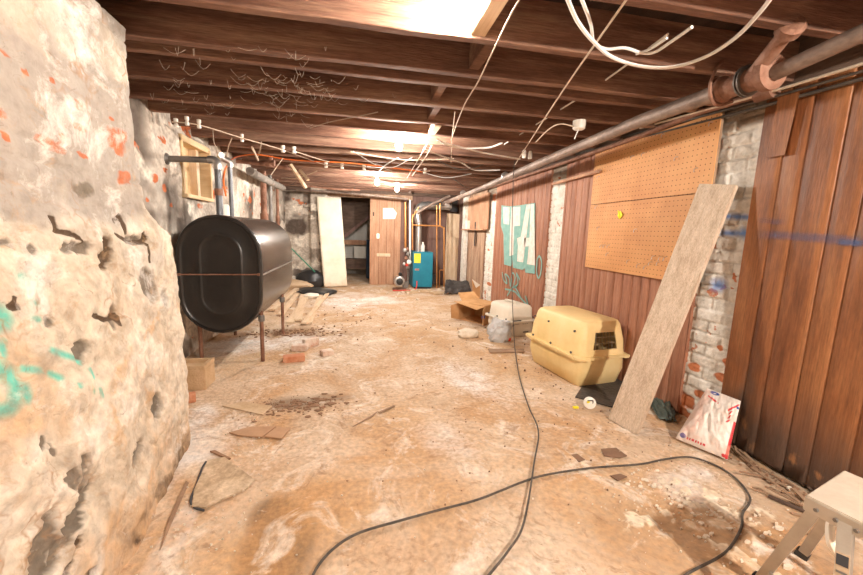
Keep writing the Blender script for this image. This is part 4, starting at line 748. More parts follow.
def flakes(cx, cy, rx_, ry_, n, m_, lab, name, cat, smin, smax, t=.004, group=None, seed=0, each=True, tall=1):
    r_ = random.Random(seed); q = PZ(cx, cy); allm = MB()
    for i in range(n):
        x = q[0]+r_.gauss(0, rx_); y = q[1]+r_.gauss(0, ry_)
        if x > 2.3 or x < (-.85 if y < 2.6 else -1.5): continue
        s = r_.uniform(smin, smax); k = r_.randint(5, 7); an = r_.uniform(0, 6); el_ = r_.uniform(.25, .9)
        P_ = [(x+s*math.cos(an+2*PI*j/k)*r_.uniform(.6, 1), y+s*el_*math.sin(an+2*PI*j/k)*r_.uniform(.6, 1), .004) for j in range(k)]
        hh = t*r_.uniform(.6, 1.5) if tall == 1 else s*r_.uniform(.5, 1.1)
        tl = [(r_.uniform(-.2, .2)*hh+a_[0]*.15+x_*.85, b_*.85+.15*a_[1], hh+r_.uniform(0, hh*.5)+.004) for (x_, b_, _z), a_ in zip(P_, [(x, y)]*k)]
        mb = allm if not each else MB(); nn = len(P_); mb.add(P_+tl, [tuple(range(nn-1, -1, -1)), tuple(range(nn, 2*nn))]+[(j, (j+1) % nn, nn+(j+1) % nn, nn+j) for j in range(nn)])
        if each: tag(obj(name, mb, M[m_]), lab, cat, group or name+'s')
    if not each: tag(obj(name, allm, M[m_]), lab, cat, kind='stuff')
flakes(296, 407, .13, .07, 60, 'bark', 'thin brown flake in the debris patch left of centre', 'debris_flake', 'flake', .005, .034, .003, 'brown flakes left of centre', 1)
flakes(325, 402, .10, .05, 22, 'bark', 'dark flake right of the brown debris patch', 'debris_flake', 'flake', .008, .045, .004, 'dark flakes by the debris patch', 2)
flakes(675, 495, .12, .10, 40, 'chip', 'pale plaster chunk on the floor at lower right', 'plaster_chunk', 'plaster', .006, .026, .005, 'plaster chunks lower right', 3)
flakes(745, 535, .10, .14, 30, 'chip', 'pale plaster chunk on the floor beside the step stool', 'plaster_chunk', 'plaster', .008, .032, .007, 'plaster chunks by the step stool', 4)
flakes(785, 480, .12, .1, 14, 'chip', 'pale plaster bit at the foot of the near panelling', 'plaster_chunk', 'plaster', .008, .022, .012, 'plaster bits by the near panelling', 14)
flakes(600, 440, .45, .45, 90, 'darktile', 'fine dark crumbs scattered over the right side of the floor', 'floor_crumbs', 'crumbs', .002, .008, .004, None, 5, False, 2)
flakes(560, 375, .25, .35, 70, 'darktile', 'fine dark crumbs scattered in front of the yellow pet carrier', 'floor_crumbs', 'crumbs', .002, .009, .004, None, 6, False, 2)
flakes(420, 400, .8, 1.0, 70, 'bark', 'fine brown crumbs over the middle of the floor', 'floor_crumbs', 'crumbs', .002, .008, .003, None, 7, False, 2)
flakes(420, 470, .9, .6, 110, 'chip', 'fine pale grit over the front of the floor', 'floor_grit', 'grit', .002, .006, .003, None, 8, False, 2)
flakes(690, 500, .25, .2, 260, 'chip', 'fine pale grit at lower right of the floor', 'floor_grit', 'grit', .002, .008, .004, None, 9, False, 2)
flakes(200, 500, .18, .4, 200, 'chip', 'fine pale grit along the base of the left wall', 'floor_grit', 'grit', .002, .008, .004, None, 10, False, 2)
flakes(500, 335, .4, .8, 90, 'darktile', 'dark crumbs before the white pet carrier', 'floor_crumbs', 'crumbs', .004, .013, .004, None, 11, False, 2)
flakes(330, 318, .5, .5, 90, 'bark', 'brown crumbs by the loose boards', 'floor_crumbs', 'crumbs', .004, .014, .004, None, 12, False, 2)
flakes(430, 292, .5, .35, 80, 'chip', 'pale rubble bits before the boiler', 'floor_rubble', 'rubble', .01, .045, .01, None, 13, False, 2)
flakes(292, 333, .26, .10, 160, 'bark', 'brown bark and dirt bits at the end of the loose boards', 'floor_dirt', 'dirt', .006, .03, .006, None, 22, False)
flakes(296, 407, .2, .09, 140, 'bark', 'fine brown dirt in the debris patch left of centre', 'floor_dirt', 'dirt', .002, .010, .003, None, 23, False)
flakes(268, 408, .05, .05, 40, 'bark', 'fine brown dirt by the flat tan tile', 'floor_dirt', 'dirt', .002, .010, .003, None, 24, False)
# splintered wood along the right wall foot
r_ = random.Random(4)
flakes(790, 486, .05, .22, 220, 'bark', 'fine brown rot crumbs at the foot of the near panelling', 'floor_crumbs', 'crumbs', .004, .014, .008, None, 25, False)
for i in range(30):
    y = r_.uniform(1.15, 1.85); x = r_.uniform(2.16, 2.31); L_ = r_.uniform(.04, .20); an = PI/2+r_.gauss(0, .6)
    z_ = r_.uniform(.006, .03); a_ = Vector((x, y, z_)); b_ = a_+Vector((math.cos(an)*L_, math.sin(an)*L_, r_.uniform(-.004, .02)))
    b_.x = min(b_.x, 2.33)
    tag(obj('wood_splinter', MB().bar(a_, b_, r_.uniform(.006, .022), .006), M['splint']), 'rotten wood splinter at the foot of the near panelling', 'splinter', 'rotten splinters along the right wall')
for a0, b0, w, lab in [((768, 498), (806, 514), .02, 'dark stick on the floor before the step stool')]:
    a_, b_ = Vector(PZ(*a0)), Vector(PZ(*b0)); a_.z = b_.z = .012; tag(obj('floor_stick', MB().bar(a_, b_, w, .01), M['headwood']), lab, 'stick')
# floor cords
fz = lambda L_, z_=.012: [(*PZ(x, y)[:2], z_) for x, y in L_]
cable('extension_cable', fz([(305, 600), (316, 572), (335, 550), (360, 535), (400, 523), (440, 512), (480, 501), (520, 485), (545, 477), (590, 470), (640, 466), (665, 461), (690, 459), (715, 467), (735, 480), (748, 496), (749, 505)]) +
      fz([(742, 516), (741, 530), (730, 550), (715, 562), (690, 575), (670, 590)], .014), .0055, M['cord'], 'long dark cord curving across the floor to the lower right', 'cord', n=8)
hang = [PX(626, -3, .0+1.9*.0+1.0) if False else PZ(640, -22, 2.1), PZ(626, 0, 2.12), PZ(598, 40, 2.13), PZ(560, 95, 2.14), PZ(523, 152, 2.14)]
top = Vector(hang[-1]); fl0 = Vector(PZ(515, 352)); 
down = [PY(513.5, 175, 4.35), PY(512, 230, 4.3), PY(512, 290, 4.15), PY(514, 335, 3.95)]
cable('hanging_string', hang+[PY(515, 165, 4.4)], .0045, M['twine'], 'pale string running under the joists from the top edge to the big pipe', 'string', n=6)
cable('power_cable', [PY(515, 160, 4.4)]+down+fz([(515, 352), (519, 378), (528, 408), (538, 433), (534, 465), (524, 525), (508, 555), (484, 585)], .020), .005, M['cord'], 'grey cord dropping from the big pipe past the white pet carrier and along the floor', 'cord', n=8)
# ================================================================== CEILING WIRES
Zw = lambda L_, z_=2.13: [PZ(x, y, z_) for x, y in L_]
cable('white_cable', Zw([(562, -18), (568, 0), (578, 22), (593, 41), (612, 57), (640, 66), (672, 67), (705, 57), (735, 38), (760, 12), (775, -8)], 2.09), .0075, M['white'], 'thick white cable looping across the top right of the ceiling', 'cable', 'loose white cables', n=8)
cable('white_cable', Zw([(574, -18), (584, 5), (591, 25), (594, 42), (606, 49), (625, 48), (642, 53), (655, 52), (672, 41), (692, 27)], 2.12), .0065, M['white'], 'white cable end crossing the big loop', 'cable', 'loose white cables', n=8)
cable('white_cable', Zw([(636, 54), (650, 49), (667, 38)], 2.14), .006, M['white'], 'short white cable stub above the loop', 'cable', 'loose white cables', n=6)
cable('white_cable', Zw([(668, 34), (600, 84), (550, 116), (498, 148)], 2.24), .006, M['white'], 'straight white cable threaded through the joists', 'cable', 'loose white cables', n=6, k=2)
cable('white_cable', Zw([(437, 139), (447, 145), (462, 148), (480, 148), (491, 147), (502, 143)]), .009, M['white'], 'white cable curling right of the second bulb', 'cable', 'loose white cables')
cable('white_cable', Zw([(443, 142), (460, 147), (485, 153), (520, 159)]), .008, M['white'], 'white cable running from the curl to the big pipe', 'cable', 'loose white cables')
cable('white_cable', Zw([(424, 149), (445, 157), (462, 163), (475, 170), (500, 170)]), .009, M['white'], 'lower white cable reaching the big pipe', 'cable', 'loose white cables')
cable('pale_wire', Zw([(545, -20), (519, 0), (490, 57), (478, 82), (463, 108), (451, 140)]), .0035, M['twine'], 'thin pale twine slanting from the nearest bulb down the ceiling', 'twine')
cable('pale_wire', Zw([(432, 145), (425, 158), (412, 176)], 2.12), .006, M['twine'], 'pale wire hanging right of the second bulb', 'wire')
cable('pale_wire', Zw([(428, 142), (418, 160), (407, 178)], 2.12), .005, M['twine'], 'pale wire parallel and left of the hanging one', 'wire')
cable('pale_wire', Zw([(455, 112), (452, 140), (451, 163)], 2.15), .004, M['twine'], 'thin wire end dangling by the twine', 'wire')
cable('pale_wire', Zw([(398, 158), (384, 166), (376, 175)], 2.1), .008, M['white'], 'white wire stretching between the second and third bulbs', 'wire')
cable('pale_wire', Zw([(310, 128), (330, 122), (360, 116), (378, 112)]), .003, M['web'], 'thin dusty wire above left of the second bulb', 'wire')
kt = Zw([(172, 122), (199, 125), (242, 138), (283, 150), (326, 165), (342, 166)])
cable('knob_wire', kt, .005, M['twine'], 'old wire strung between porcelain knobs above the oil tank', 'wire')
cable('knob_wire', Zw([(294, 151), (330, 162), (364, 167), (400, 172), (430, 171)]), .006, M['twine'], 'old wire strung between the farther porcelain knobs', 'wire')
for i, (x, y, l) in enumerate([(176, 123, 'leftmost'), (187, 121, 'second'), (199, 124, 'third'), (242, 138, 'fourth'), (283, 149, 'fifth'), (294, 150, 'sixth'), (326, 165, 'seventh'), (342, 166, 'eighth'), (364, 167, 'ninth'), (425, 171, 'tenth')]):
    q = PZ(x, y, 2.14); s = .85 if i < 4 else 1.15
    t = thing('porcelain_knob', '%s white porcelain wire knob from the left under the joists' % l, 'insulator', q-np.array([0, 0, .03]), group='porcelain wire knobs')
    obj('knob_body', MB().lathe(q, [(.016*s, -.035), (.019*s, -.03), (.019*s, -.01), (.013*s, -.004), (.013*s, .004), (.019*s, .01), (.019*s, .035)], 12), M['porc'], t, smooth=True)
    obj('nail', MB().tube([q+np.array([0, 0, .03]), q+np.array([0, 0, .06])], .003, 6), M['rust'], t)
cable('drop_wire', [PZ(232, 138, 2.13), PZ(228, 148, 2.05), PZ(226.5, 160, 1.98)], .005, M['twine'], 'wire loop dropping to the tank vent pipe', 'wire')
cable('drop_wire', [PZ(213, 129, 2.14), PZ(214, 142, 2.08), PZ(219, 153, 2.02)], .004, M['web'], 'thin dark wire dropping over the boarded window', 'wire')
cable('drop_wire', [PZ(252, 147, 2.13), PZ(258, 160, 2.05)], .012, M['twine'], 'short pale rod hanging right of the window', 'wire')
cable('drop_wire', [PZ(283, 158, 2.13), PY(271, 175, 4.9)], .006, M['twine'], 'thin pale wire slanting behind the vent pipe', 'wire')
cable('orange_cable', [PX(226, 196, -1.22)]+[PX(223.5, 180, -1.22), PX(226, 168, -1.22)]+Zw([(231, 160), (240, 156), (255, 154.5), (268, 156), (285, 159), (310, 161), (350, 163), (385, 167), (425, 172)], 2.13), .008, M['orange'], 'orange extension cord strung under the joists from the tank pipes', 'cord', n=8)
# more wiring and pipes in the far ceiling
r_ = random.Random(11)
for i in range(14):
    x0 = r_.uniform(-1.2, 1.6); y0_ = r_.uniform(4.2, 8.2); an = r_.uniform(-.6, 2.2); L_ = r_.uniform(.5, 1.6)
    a_ = Vector((x0, y0_, r_.uniform(2.165, 2.185))); b_ = a_+Vector((math.cos(an)*L_, math.sin(an)*L_, 0)); b_.x = max(-1.5, min(2.2, b_.x)); b_.y = min(8.8, b_.y)
    m_ = (a_+b_)/2; m_.z -= r_.uniform(.02, .1); tag(obj('old_wire', MB().tube(smoothpts([a_, m_, b_]), r_.uniform(.004, .008), 6), M[r_.choice(['twine', 'white', 'cord'])], smooth=True), 'old loose wire tangled under the far joists', 'wire', 'old wires under the far joists')
# dusty cobweb threads
mb = MB()
for i in range(130):
    if i < 80: q = Vector(PZ(r_.uniform(150, 330), r_.uniform(45, 120), 2.17))
    elif i < 140: q = Vector(PZ(r_.gauss(300, 30), r_.gauss(92, 8), 2.15))
    else: q = Vector(PZ(r_.gauss(450, 15), r_.uniform(85, 130), 2.15))
    L_ = r_.uniform(.02, .11); an = r_.uniform(0, 2*PI); e = q+Vector((math.cos(an)*L_, math.sin(an)*L_*.5, r_.uniform(-.03, .02))); md = (q+e)/2+Vector((0, 0, -r_.uniform(.005, .04)))
    mb.tube(smoothpts([q, md, e], 3), .0011, 3, caps=False)
tag(obj('cobwebs', mb, M['web'], fix=False), 'dusty cobweb threads hanging between the joists', 'cobweb', kind='stuff')
# junction box on joist
jb = thing('junction_box', 'small white ceiling box with wires near the big pipe', 'junction box', PZ(578, 128, 2.12))
q = Vector(PZ(579, 127, 2.13)); obj('box_body', MB().lathe(q, [(.035, -.02), (.045, -.012), (.048, .02), (.048, .045)], 16), M['porc'], jb, smooth=True)
obj('box_lead', MB().tube(smoothpts([q+Vector((-.04, 0, 0)), PZ(560, 124, 2.13), PZ(548, 130, 2.13), PZ(536, 142, 2.12)]), .005, 6), M['twine'], jb, smooth=True)
obj('box_tail', MB().tube(smoothpts([q+Vector((0, 0, -.01)), q+Vector((-.02, -.01, -.05)), q+Vector((-.03, 0, -.09))]), .004, 6), M['white'], jb, smooth=True)
for x, y in ((524, 155), (530, 156)):
    q = PZ(x, y, 2.13); tag(obj('cable_clamp', MB().lathe(q, [(.018, -.03), (.022, -.02), (.022, .03), (.015, .05)], 10), M['porc'], smooth=True), 'small white clamp beside the cord at the big pipe', 'clamp', 'small white clamps at the pipe')
# ================================================================== BOILER
FY = 8.35
bo = thing('boiler', 'teal steel boiler cabinet with a yellow label at the far end', 'boiler', (1.4, FY+.3, 0))
obj('cabinet', MB().bx(1.17, 1.62, FY, FY+.62, .04, .84), M['teal'], bo, bevel=.008)
obj('base', MB().bx(1.19, 1.60, FY+.02, FY+.6, 0, .04), M['black'], bo)
q0, q1 = PY(414.3, 253.5, FY), PY(420.5, 263, FY); yl = obj('warning_label', MB().bx(q0[0], q1[0], FY-.003, FY, q1[2], q0[2]), M['yellow'], bo, label='yellow warning label')
for k in range(4): obj('print_line', MB().bx(q0[0]+.015, q1[0]-.02, FY-.0045, FY-.003, q1[2]+.03+k*.045, q1[2]+.036+k*.045), M['redplate'], yl)
q = PY(417, 269.5, FY); obj('name_plate', MB().box((q[0], FY-.004, q[2]), (.085, .006, .035)), M['redplate'], bo, bevel=.004); obj('name_plate_rim', MB().box((q[0], FY-.002, q[2]), (.1, .004, .05)), M['galv'], bo)
obj('side_control', MB().bx(1.62, 1.72, FY+.1, FY+.35, .1, .33), M['black'], bo, bevel=.01)
fx = 1.31
fv = thing('flue_pipe', 'galvanised flue rising from the boiler and elbowing right', 'flue', (fx, FY+.2, .84))
obj('flue_riser', MB().tube([(fx, FY+.25, .84), (fx, FY+.25, 1.55)], .07, 20), M['galv'], fv, smooth=True)
obj('flue_elbow', MB().tube(smoothpts([(fx, FY+.25, 1.5), (fx-.03, FY+.25, 1.62), (fx-.03, FY+.25, 1.78), (fx+.06, FY+.26, 1.88), (fx+.2, FY+.28, 1.9)]), .085, 20), M['galv'], fv, smooth=True)
obj('flue_run', MB().tube([(fx+.15, FY+.28, 1.9), (fx+.75, FY+.32, 1.9)], .09, 20), M['galv'], fv, smooth=True)
obj('flue_damper', MB().box((fx+.82, FY+.3, 1.93), (.16, .1, .3)), M['black'], fv, bevel=.01)
q = PY(423.5, 248, FY+.2); tag(obj('expansion_bottle', MB().lathe((1.42, FY+.25, .84), [(.045, 0), (.05, .01), (.05, .14), (.02, .17), (.018, .22)], 16), M['porc'], smooth=True), 'white bottle standing on top of the boiler', 'bottle')
cp = thing('copper_pipes', 'orange copper heating pipes looping above and beside the boiler', 'pipe', (1.7, FY, 0))
def cpipe(pl, r=.014, Y=FY+.12, nm='pipe_run', m_='copper', par=None): obj(nm, MB().tube([PY(x, y, Y) for x, y in pl], r, 10), M[m_], par or cp, smooth=True)
cpipe([(413, 225), (440, 226)], .018); cpipe([(412.5, 214), (412.5, 250)], .014); cpipe([(440, 203), (440, 226)], .018); cpipe([(444, 227.5), (444, 287)], .018)
cpipe([(436.8, 205), (436.8, 288)], .014); cpipe([(440, 226), (444, 228)], .018); cpipe([(419, 207), (413, 216), (412, 222)], .014); cpipe([(440, 270), (444, 270)], .012); cpipe([(439.5, 270), (439.5, 287)], .010)
cpipe([(417, 213), (432, 204), (450, 196)], .03, FY+.02, 'header_pipe', 'ironpipe')
wp = thing('white_riser', 'white vertical pipe left of the boiler reaching the ceiling', 'pipe', (1.05, FY+.1, .3))
cpipe([(410, 200), (410, 262)], .02, FY+.15, 'riser', 'white', wp); cpipe([(409, 193), (411, 190), (425, 183)], .02, FY+.15, 'bend', 'ironpipe', wp)
tag(obj('orange_riser', MB().tube([PY(405.5, 202, 8.85), PY(405.5, 250, 8.85)], .03, 10), M['copper'], smooth=True), 'orange upright pipe against the partition edge left of the boiler', 'pipe')
bu = thing('boiler_valves', 'cluster of grey valves and gauges on the left of the boiler', 'valve', (1.07, FY, .3))
r_ = random.Random(2)
for i, (x, y, r) in enumerate([(405, 250, .05), (408, 254, .045), (406, 258, .04), (409, 262, .05), (404, 264, .035), (408, 268, .045), (407, 249, .04)]):
    q = PY(x, y, FY); obj('valve', MB().lathe(q, [(r*.4, -r), (r, -r*.6), (r, r*.4), (r*.5, r)], 12, random.choice('xyz')), M[['galv', 'greypipe', 'rust', 'porc'][i % 4]], bu, smooth=True)
q = PY(407, 265, FY); obj('red_handle', MB().lathe(q, [(.03, -.01), (.035, 0), (.03, .01)], 12, 'y'), M['red'], bu, smooth=True)
cpipe([(408, 248), (408, 285)], .02, FY+.05, 'manifold', 'greypipe', bu)
pu = thing('oil_burner', 'small grey motor unit with red base on the floor left of the boiler', 'motor', (*PY(399, 288, 8.15)[:2], 0))
q = PY(399, 279, 8.15); obj('motor_drum', MB().lathe((q[0], 8.1, .21), [(.05, -.09), (.11, -.08), (.12, 0), (.12, .1), (.09, .13)], 18, 'y'), M['galv'], pu, smooth=True)
obj('fan_face', MB().lathe((q[0], 8.0, .21), [(.06, 0), (.075, -.01), (.03, -.02)], 14, 'y'), M['black'], pu, smooth=True)
obj('red_cradle', MB().bx(q[0]-.14, q[0]+.16, 8.02, 8.22, 0, .05), M['rust'], pu, bevel=.01)
obj('pump_body', MB().box((q[0]+.14, 8.12, .13), (.12, .14, .14)), M['greypipe'], pu, bevel=.015)
obj('top_valve', MB().lathe((q[0]+.02, 8.1, .32), [(.03, 0), (.04, .02), (.04, .06), (.02, .08)], 12), M['black'], pu, smooth=True)
cable('red_hose', [(q[0]-.15, 7.95, .02), (q[0]+.1, 7.9, .03), (q[0]+.35, 8.0, .05), (q[0]+.4, 8.15, .2)], .012, M['red'], 'thin red hose on the floor by the motor unit', 'hose')
for i, (x, y, w, h) in enumerate([(425, 292, .35, .2), (412, 293, .3, .2), (438, 294, .3, .25)]):
    q = PZ(x, y); tag(obj('paving_scrap', MB().box((q[0], q[1], .02), (w, h, .035), Matrix.Rotation(.3*i-.2, 3, 'Z')), M['slab'], bevel=.006), ['flat stone scrap directly before the boiler', 'flat stone scrap before the boiler valves', 'flat stone scrap right of the boiler foot'][i], 'scrap')
# dark sheet heap, cardboard
def cloth_heap(name, corners, z, m_, lab, cat, amp=.06, seed=1, n=22, thick=.006):
    c = [Vector(p) for p in corners]; GX = np.zeros((n, n)); GY = GX*0; GZ = GX*0
    for i in range(n):
        for j in range(n):
            u, v = j/(n-1), i/(n-1); q = (c[0]*(1-u)+c[1]*u)*(1-v)+(c[3]*(1-u)+c[2]*u)*v; GX[i, j], GY[i, j], GZ[i, j] = q
    uu, vv = np.meshgrid(np.linspace(0, 1, n), np.linspace(0, 1, n)); GZ = GZ+np.abs(fbm(uu*5+seed, vv*5, seed)-.45)*amp*2.2; GY = GY+(fbm(uu*4, vv*4+seed, seed+5)-.5)*amp
    GZ = np.maximum(GZ, .006)
    o = gridobj(name, GX, GY, GZ, m_); s = o.modifiers.new('thick', 'SOLIDIFY'); s.thickness = thick; return tag(o, lab, cat)
cl = [PY(446, 281, 7.9), PY(471, 282, 7.9), PY(473, 290, 7.6), PY(444, 293, 7.5)]
cl[2][2] = .02; cl[3][2] = .02; cloth_heap('dark_sheet', cl, 0, M['darkcloth'], 'dark crumpled sheet draped on the floor right of the boiler', 'sheet', .08, 3)
lump('dark_sheet_fold', ((cl[0][0]+cl[1][0])/2, 7.92, 0), (.55, .22, .26), M['darkcloth'], 'dark bundle under the crumpled sheet right of the boiler', 'bundle', 21, .6)
# cardboard box (open, on its side) and a second carton behind
cbx = thing('cardboard_box', 'open brown cardboard box tipped on its side before the far pier', 'box', (1.85, 5.75, 0))
A0 = Vector(PZ(458, 319)); B0 = Vector(PZ(484, 325)); h = .27
A0 = Vector((A0.x, A0.y, 0)); B0 = Vector((B0.x, B0.y, 0)); u_ = (B0-A0); nrm_ = Vector((-u_.y, u_.x, 0)).normalized()*.42; up = Vector((0, 0, h))
def sheet(pts, nm, par, t=.006, m_='card'): 
    P_ = [Vector(p) for p in pts]; nn = (P_[1]-P_[0]).cross(P_[2]-P_[0]).normalized()*t; obj(nm, MB().prism(P_, nn), M[m_], par)
sheet([A0, B0, B0+nrm_, A0+nrm_], 'bottom_side', cbx); sheet([A0+up, B0+up, B0+nrm_+up, A0+nrm_+up], 'top_side', cbx)
sheet([A0, A0+nrm_, A0+nrm_+up, A0+up], 'left_side', cbx); sheet([B0, B0+nrm_, B0+nrm_+up, B0+up], 'right_side', cbx); sheet([A0+nrm_, B0+nrm_, B0+nrm_+up, A0+nrm_+up], 'box_base', cbx)
fw_ = -nrm_.normalized(); sheet([A0+up, B0+up, B0+up+fw_*.2+Vector((0, 0, -.02)), A0+up+fw_*.17+Vector((.03, 0, .03))], 'top_flap', cbx)
sheet([A0, A0+up*.95, A0+up*.8+fw_*.12-u_*.12, A0+up*.1+fw_*.12-u_*.08], 'side_flap', cbx); sheet([B0, B0+up, B0+up*.9+fw_*.12+u_*.1, B0+up*.1+fw_*.12+u_*.12], 'side_flap', cbx)
q = B0+up*.5+u_*.06+fw_*.08; obj('box_mark', MB().box((q.x, q.y-.01, q.z), (.05, .005, .04)), M['blueink'], cbx)
c2 = thing('cardboard_carton', 'upright torn cardboard piece standing behind the tipped box', 'carton', (2.05, 6.3, 0))
D = [PY(472, 279, 6.35), PY(480, 286, 6.35), PY(480, 298, 6.35), PY(471, 300, 6.35), PY(473, 290, 6.35)]
obj('torn_wall', MB().prism(D, (.0, .008, 0)), M['card'], c2); E_ = [PY(458, 293, 6.5), PY(474, 292, 6.3), PY(480, 300, 6.1), PY(462, 301, 6.2)]
obj('folded_flap', MB().prism(E_, (.0, 0, .008)), M['card'], c2); F_ = [PY(472, 279, 6.33), PY(480, 285, 6.33), PY(476, 288, 6.33)]; obj('pale_face', MB().prism(F_, (0, -.006, 0)), M['paper'], c2)
q = PZ(468, 337); lump('stone_piece', (q[0], q[1], 0), (.28, .2, .14), M['chip'], 'pale stone lump on the floor left of the grey plastic bag', 'stone', 31, .5)
# ================================================================== PET CARRIERS
def rrect(hw, hl, r, z, n=5, cx=0, cy=0):
    out = []
    for k, (sx_, sy_) in enumerate(((1, 1), (-1, 1), (-1, -1), (1, -1))):
        for j in range(n+1):
            a = k*PI/2+PI/2*j/n; out.append((cx+sx_*(hw-r)+r*math.cos(a), cy+sy_*(hl-r)+r*math.sin(a), z))
    return out
def shell(sec, t=.006, open_top=False, open_bot=False):
    mb = MB(); out = [rrect(*s) for s in sec]; inn = [rrect(s[0]-t, s[1]-t, max(.004, s[2]-t), s[3]+(0)) for s in sec]
    if open_top: mb.loft(out+inn[::-1]+[out[0]], False) if False else mb.loft(out+inn[::-1], False)
    return mb
def boolcut(o, cutters):
    for mb in cutters:
        me = bpy.data.meshes.new('c'); me.from_pydata(mb.v, [], mb.f); bm = bmesh.new(); bm.from_mesh(me); bmesh.ops.recalc_face_normals(bm, faces=bm.faces); bm.to_mesh(me); bm.free()
        c = bpy.data.objects.new('c', me); C.objects.link(c); c.matrix_world = o.matrix_world if not o.parent else o.parent.matrix_world
        bpy.context.view_layer.update(); c.matrix_world = o.matrix_world.copy()
        md = o.modifiers.new('b', 'BOOLEAN'); md.operation = 'DIFFERENCE'; md.solver = 'EXACT'; md.object = c
        bpy.context.view_layer.update(); dg = bpy.context.evaluated_depsgraph_get(); nm = bpy.data.meshes.new_from_object(o.evaluated_get(dg)); o.modifiers.clear(); old = o.data; o.data = nm
        bpy.data.objects.remove(c, do_unlink=True)
def carrier(name, lab, loc, rz, W, Ln, H, rim, m_, frontvents, sidevents, taper=.07, handle=False):
    t = thing(name, lab, 'pet carrier', loc, rz); hw, hl = W/2, Ln/2
    lo = obj('lower_tub', MB().loft([rrect(hw-taper*.95, hl-taper*.95, .05, .0), rrect(hw-taper*.7, hl-taper*.7, .07, .015), rrect(hw-taper*.25, hl-taper*.25, .08, rim*.55), rrect(hw-.022, hl-.022, .08, rim)]), m_, t, smooth=True, local=True)
    ri = obj('rim_flange', MB().loft([rrect(hw-.03, hl-.03, .06, rim-.008), rrect(hw+.012, hl+.012, .05, rim-.010), rrect(hw+.014, hl+.014, .05, rim+.010), rrect(hw-.03, hl-.03, .06, rim+.014)]), m_, t, smooth=True, local=True)
    t_ = .012; sec = [(hw-.022, hl-.022, .07, rim+.01), (hw-.033, hl-.033, .068, rim+(H-rim)*.45), (hw-taper+.01, hl-taper+.01, .066, H-.04), (hw-taper-.006, hl-taper-.006, .06, H-.012), (hw-taper-.035, hl-taper-.035, .045, H)]
    inn = [(a_[0]-t_, a_[1]-t_, a_[2]-.005, a_[3]-(t_ if a_[3] > H-.06 else 0)) for a_ in sec]
    up_ = obj('upper_shell', MB().loft([rrect(*s) for s in sec]+[rrect(*s) for s in inn[::-1]], False), m_, t, smooth=False, local=True, fix=False)
    # close inner and outer tops and join the lower edge
    me = up_.data; bm = bmesh.new(); bm.from_mesh(me); bm.verts.ensure_lookup_table(); n = 24; 
    bmesh.ops.holes_fill(bm, edges=[e for e in bm.edges if e.is_boundary], sides=0) if False else None
    bm.verts.ensure_lookup_table()
    def F_(a_): 
        try: bm.faces.new([bm.verts[i] for i in a_])
        except Exception: pass
    # rings: 0..4 outer, 5..9 inner (top to bottom); remove the strip joining ring 4-5, cap both, join 9-0
    for f in [f for f in bm.faces if all(4*n <= v.index < 6*n for v in f.verts)]: bm.faces.remove(f)
    F_(range(4*n, 5*n)); F_(range(5*n, 6*n))
    for k in range(n): F_((k, (k+1) % n, 9*n+(k+1) % n, 9*n+k))
    bmesh.ops.recalc_face_normals(bm, faces=bm.faces); bm.to_mesh(me); bm.free()
    bpy.context.view_layer.update()
    cut = []
    for x0, x1, x2, x3, z0, z1 in frontvents:       # bottom x0..x1, top x2..x3 on the front (-y) end
        cut.append(MB().add([(x, y, z) for y in (-hl-.1, -hl+.16) for x, z in ((x0, z0), (x1, z0), (x3, z1), (x2, z1))], [(0, 1, 2, 3), (7, 6, 5, 4), (0, 4, 5, 1), (1, 5, 6, 2), (2, 6, 7, 3), (3, 7, 4, 0)]))
    for side, y0, y1, z0, z1 in sidevents:
        cut.append(MB().bx(side*(hw+.1), side*(hw-.16), y0, y1, z0, z1))
    boolcut(up_, cut); up_.data.materials.clear(); up_.data.materials.append(m_)
    try: up_.data.shade_smooth(); up_.data.set_sharp_from_angle(angle=math.radians(35))
    except Exception: pass
    for x0, x1, x2, x3, z0, z1 in frontvents:
        mb = MB(); k = 7
        for i in range(1, k): a_ = i/k; xb_, xt_ = x0+(x1-x0)*a_, x2+(x3-x2)*a_; yb = -hl+.03+(z0-rim)/(H-rim)*taper*.7; yt = -hl+.03+(z1-rim)/(H-rim)*taper*.9; mb.tube([(xb_, yb, z0-.01), (xt_, yt, z1+.01)], .0028, 6)
        for i in (1, 2): z = z0+(z1-z0)*i/3; yb = -hl+.034+(z-rim)/(H-rim)*taper*.8; mb.tube([(min(x0, x2)-.0, yb, z), (max(x1, x3), yb, z)], .0028, 6)
        obj('vent_grille', mb, M['wire'], t, local=True)
    for i, (sx_, yy) in enumerate([(-1, -.28), (-1, 0), (-1, .28), (1, -.28), (1, 0), (1, .28)]):
        obj('bolt', MB().lathe((sx_*(hw-.004), yy*Ln/.8, rim+.03), [(.011, 0), (.012, .006), (.006, .012)], 8, 'x'), M['ink'], t, local=True)
    for sx_, yy, zz_ in ((-1, -.27, .24), (-1, .1, .24), (-1, .33, .24)):
        if name == 'pet_carrier': obj('dark_bolt', MB().lathe((sx_*(hw-.050), yy, rim+(H-rim)*.68), [(.009, .006), (.009, -.014)], 8, 'x'), M['ink'], t, local=True)
    return t
pc = (2.035, 3.175, 0)
t1 = carrier('pet_carrier', 'large yellow beige plastic pet carrier on the floor beside the panelled wall', pc, math.radians(8), .56, .82, .585, .27, M['crate'], [(-.12, .14, -.095, .115, .335, .485)], [])
for x_ in (-.15, .15):
    for z_ in (.33, .50): obj('grille_bolt', MB().lathe((x_, -.365+(.02 if z_ > .4 else -.01), z_), [(.008, .01), (.008, -.008)], 8, 'y'), M['wire'], t1, local=True)
for yy in (-.32, -.1, .12, .3): obj('rim_clip', MB().box((-.287, yy, .27), (.02, .05, .03)), M['crate'], t1, bevel=.003, local=True)
